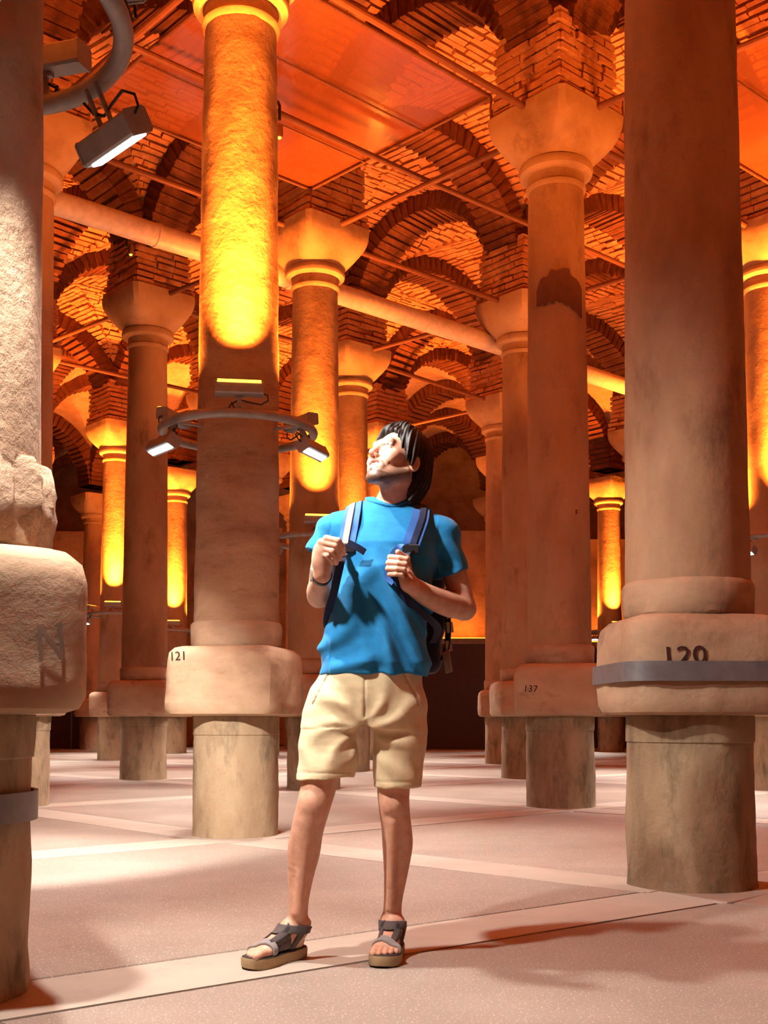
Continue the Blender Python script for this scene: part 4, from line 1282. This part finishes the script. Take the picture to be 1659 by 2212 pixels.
# ------------------------------------------------------------------ backpack
pack = empty('backpack', (.05, 4.03, .95)); tag(pack, 'dark navy backpack worn by the man, blue shoulder straps', 'backpack')
POFF = Vector(pack.location)
def kobj(name, me, parent=None):
    o = link(name, me, parent or pack)
    if parent is None: o.location = -POFF
    return o
PF = Field((-.19,3.86,.93), (.30,4.20,1.52), .007)
PF.tube([(.955,.050,4.035,.135,.075), (.99,.050,4.035,.155,.095), (1.2,.055,4.035,.165,.105), (1.38,.055,4.03,.150,.095), (1.46,.05,4.02,.11,.07), (1.49,.05,4.01,.07,.045)], 3.2, .0)
PF.tube([(.97,.055,4.115,.10,.05), (1.18,.055,4.12,.105,.05), (1.22,.055,4.115,.09,.035)], 3, .01)
PF.smooth_field(2).displace(lambda X, Y, Z: .003*np.sin(Z*38 + X*11) + .002*np.sin(X*60))
V, Q = PF.nets(); kobj('pack_body', big_mesh('pack_body', V, Q, MAT['pack_navy']))
def chest_path(P, lift=.012):
    out = []
    for p in spline(P, 8):
        p = np.array(p)
        if p[1] > 3.795 and p[2] > 1.42: p[2] = SHF.top_z(p[0], p[1]) + lift*.8
        else:
            y = SHF.front_y(p[0], p[2]) if p[1] < 3.80 else None
            if y is not None: p[1] = min(p[1], y - lift) if p[2] < 1.33 else y - lift
        out.append(p)
    for _ in range(4):
        out = [out[0]] + [(out[k-1] + 2*out[k] + out[k+1])/4 for k in range(1, len(out)-1)] + [out[-1]]
    return out
Rp = chest_path([(-.092,3.90,1.515), (-.098,3.84,1.524), (-.105,3.77,1.485), (-.114,3.72,1.430), (-.124,3.68,1.365)])
Lp = chest_path([(.140,3.93,1.490), (.136,3.86,1.502), (.122,3.78,1.466), (.103,3.73,1.410), (.086,3.70,1.360)])
for P, sg in ((Rp, -1), (Lp, 1)):
    st = kobj('shoulder_strap', ribbon(P, (1, .0, -.42*sg), .056, .007).mesh('shoulder_strap', MAT['strap_blue']))
    kobj('strap_webbing', ribbon([p + np.array((.006*sg,-.006,.002)) for p in P[8:]], (1, 0, -.42*sg), .020, .003).mesh('strap_webbing', MAT['strap_navy'] if sg > 0 else MAT['sandal_tab']), st)
    e = P[-1]
    kobj('buckle', MB().cbox((-.026,-.007,-.016), (.026,.007,.016), .004, Matrix.Translation(Vector(e) + Vector((0,-.006,-.008)))).mesh('buckle', MAT['cable_black']), st)
lo1 = chest_path([(-.124,3.675,1.365), (-.134,3.650,1.325), (-.148,3.66,1.270), (-.165,3.70,1.205), (-.186,3.76,1.150), (-.19,3.86,1.10), (-.13,3.95,1.06)])
lo2 = chest_path([(.086,3.690,1.360), (.064,3.668,1.315), (.050,3.672,1.275), (.052,3.69,1.235), (.085,3.71,1.175), (.150,3.77,1.13), (.185,3.86,1.10), (.17,3.95,1.06)])
for P in (lo1, lo2):
    kobj('lower_strap', ribbon(P, (1, 0, .2), .026, .004).mesh('lower_strap', MAT['strap_navy']))
# loose strap ends: one blue piece knotted by each hand, side webbing with loops
kobj('strap_tail', ribbon(spline([(-.118,3.664,1.368), (-.085,3.668,1.352), (-.062,3.676,1.338)], 6), (0,0,1), .022, .004).mesh('strap_tail', MAT['strap_navy']))
kobj('strap_tail', ribbon(spline([(.082,3.672,1.366), (.045,3.668,1.352), (.020,3.674,1.318), (.008,3.682,1.262), (.030,3.676,1.236)], 6), (1,0,.3), .018, .004).mesh('strap_tail', MAT['strap_blue']))
wx = .2255
wb = kobj('side_webbing', ribbon(spline([(.212,3.955,1.25), (.224,3.965,1.15), (.222,3.965,1.06), (.205,3.955,1.0)], 6), (.55,-.83,0), .030, .004).mesh('side_webbing', MAT['pack_navy']))
for z_, x_, y_ in ((1.165,.229,3.958), (1.115,.230,3.958), (1.05,.226,3.957)):
    M = Matrix.Translation((x_, y_, z_)) @ Matrix.Rotation(D(32), 4, 'Z') @ Matrix.Rotation(D(-8), 4, 'Y')
    kobj('loop', MB().cbox((-.013,-.003,-.019), (.013,.003,.019), .002, M).mesh('loop', MAT['webbing_tan']), wb)
kobj('strap_end', ribbon(spline([(.215,3.95,1.03), (.218,3.925,1.0), (.225,3.915,.955)], 6), (.8,-.5,.1), .026, .005).mesh('strap_end', MAT['webbing_tan']))
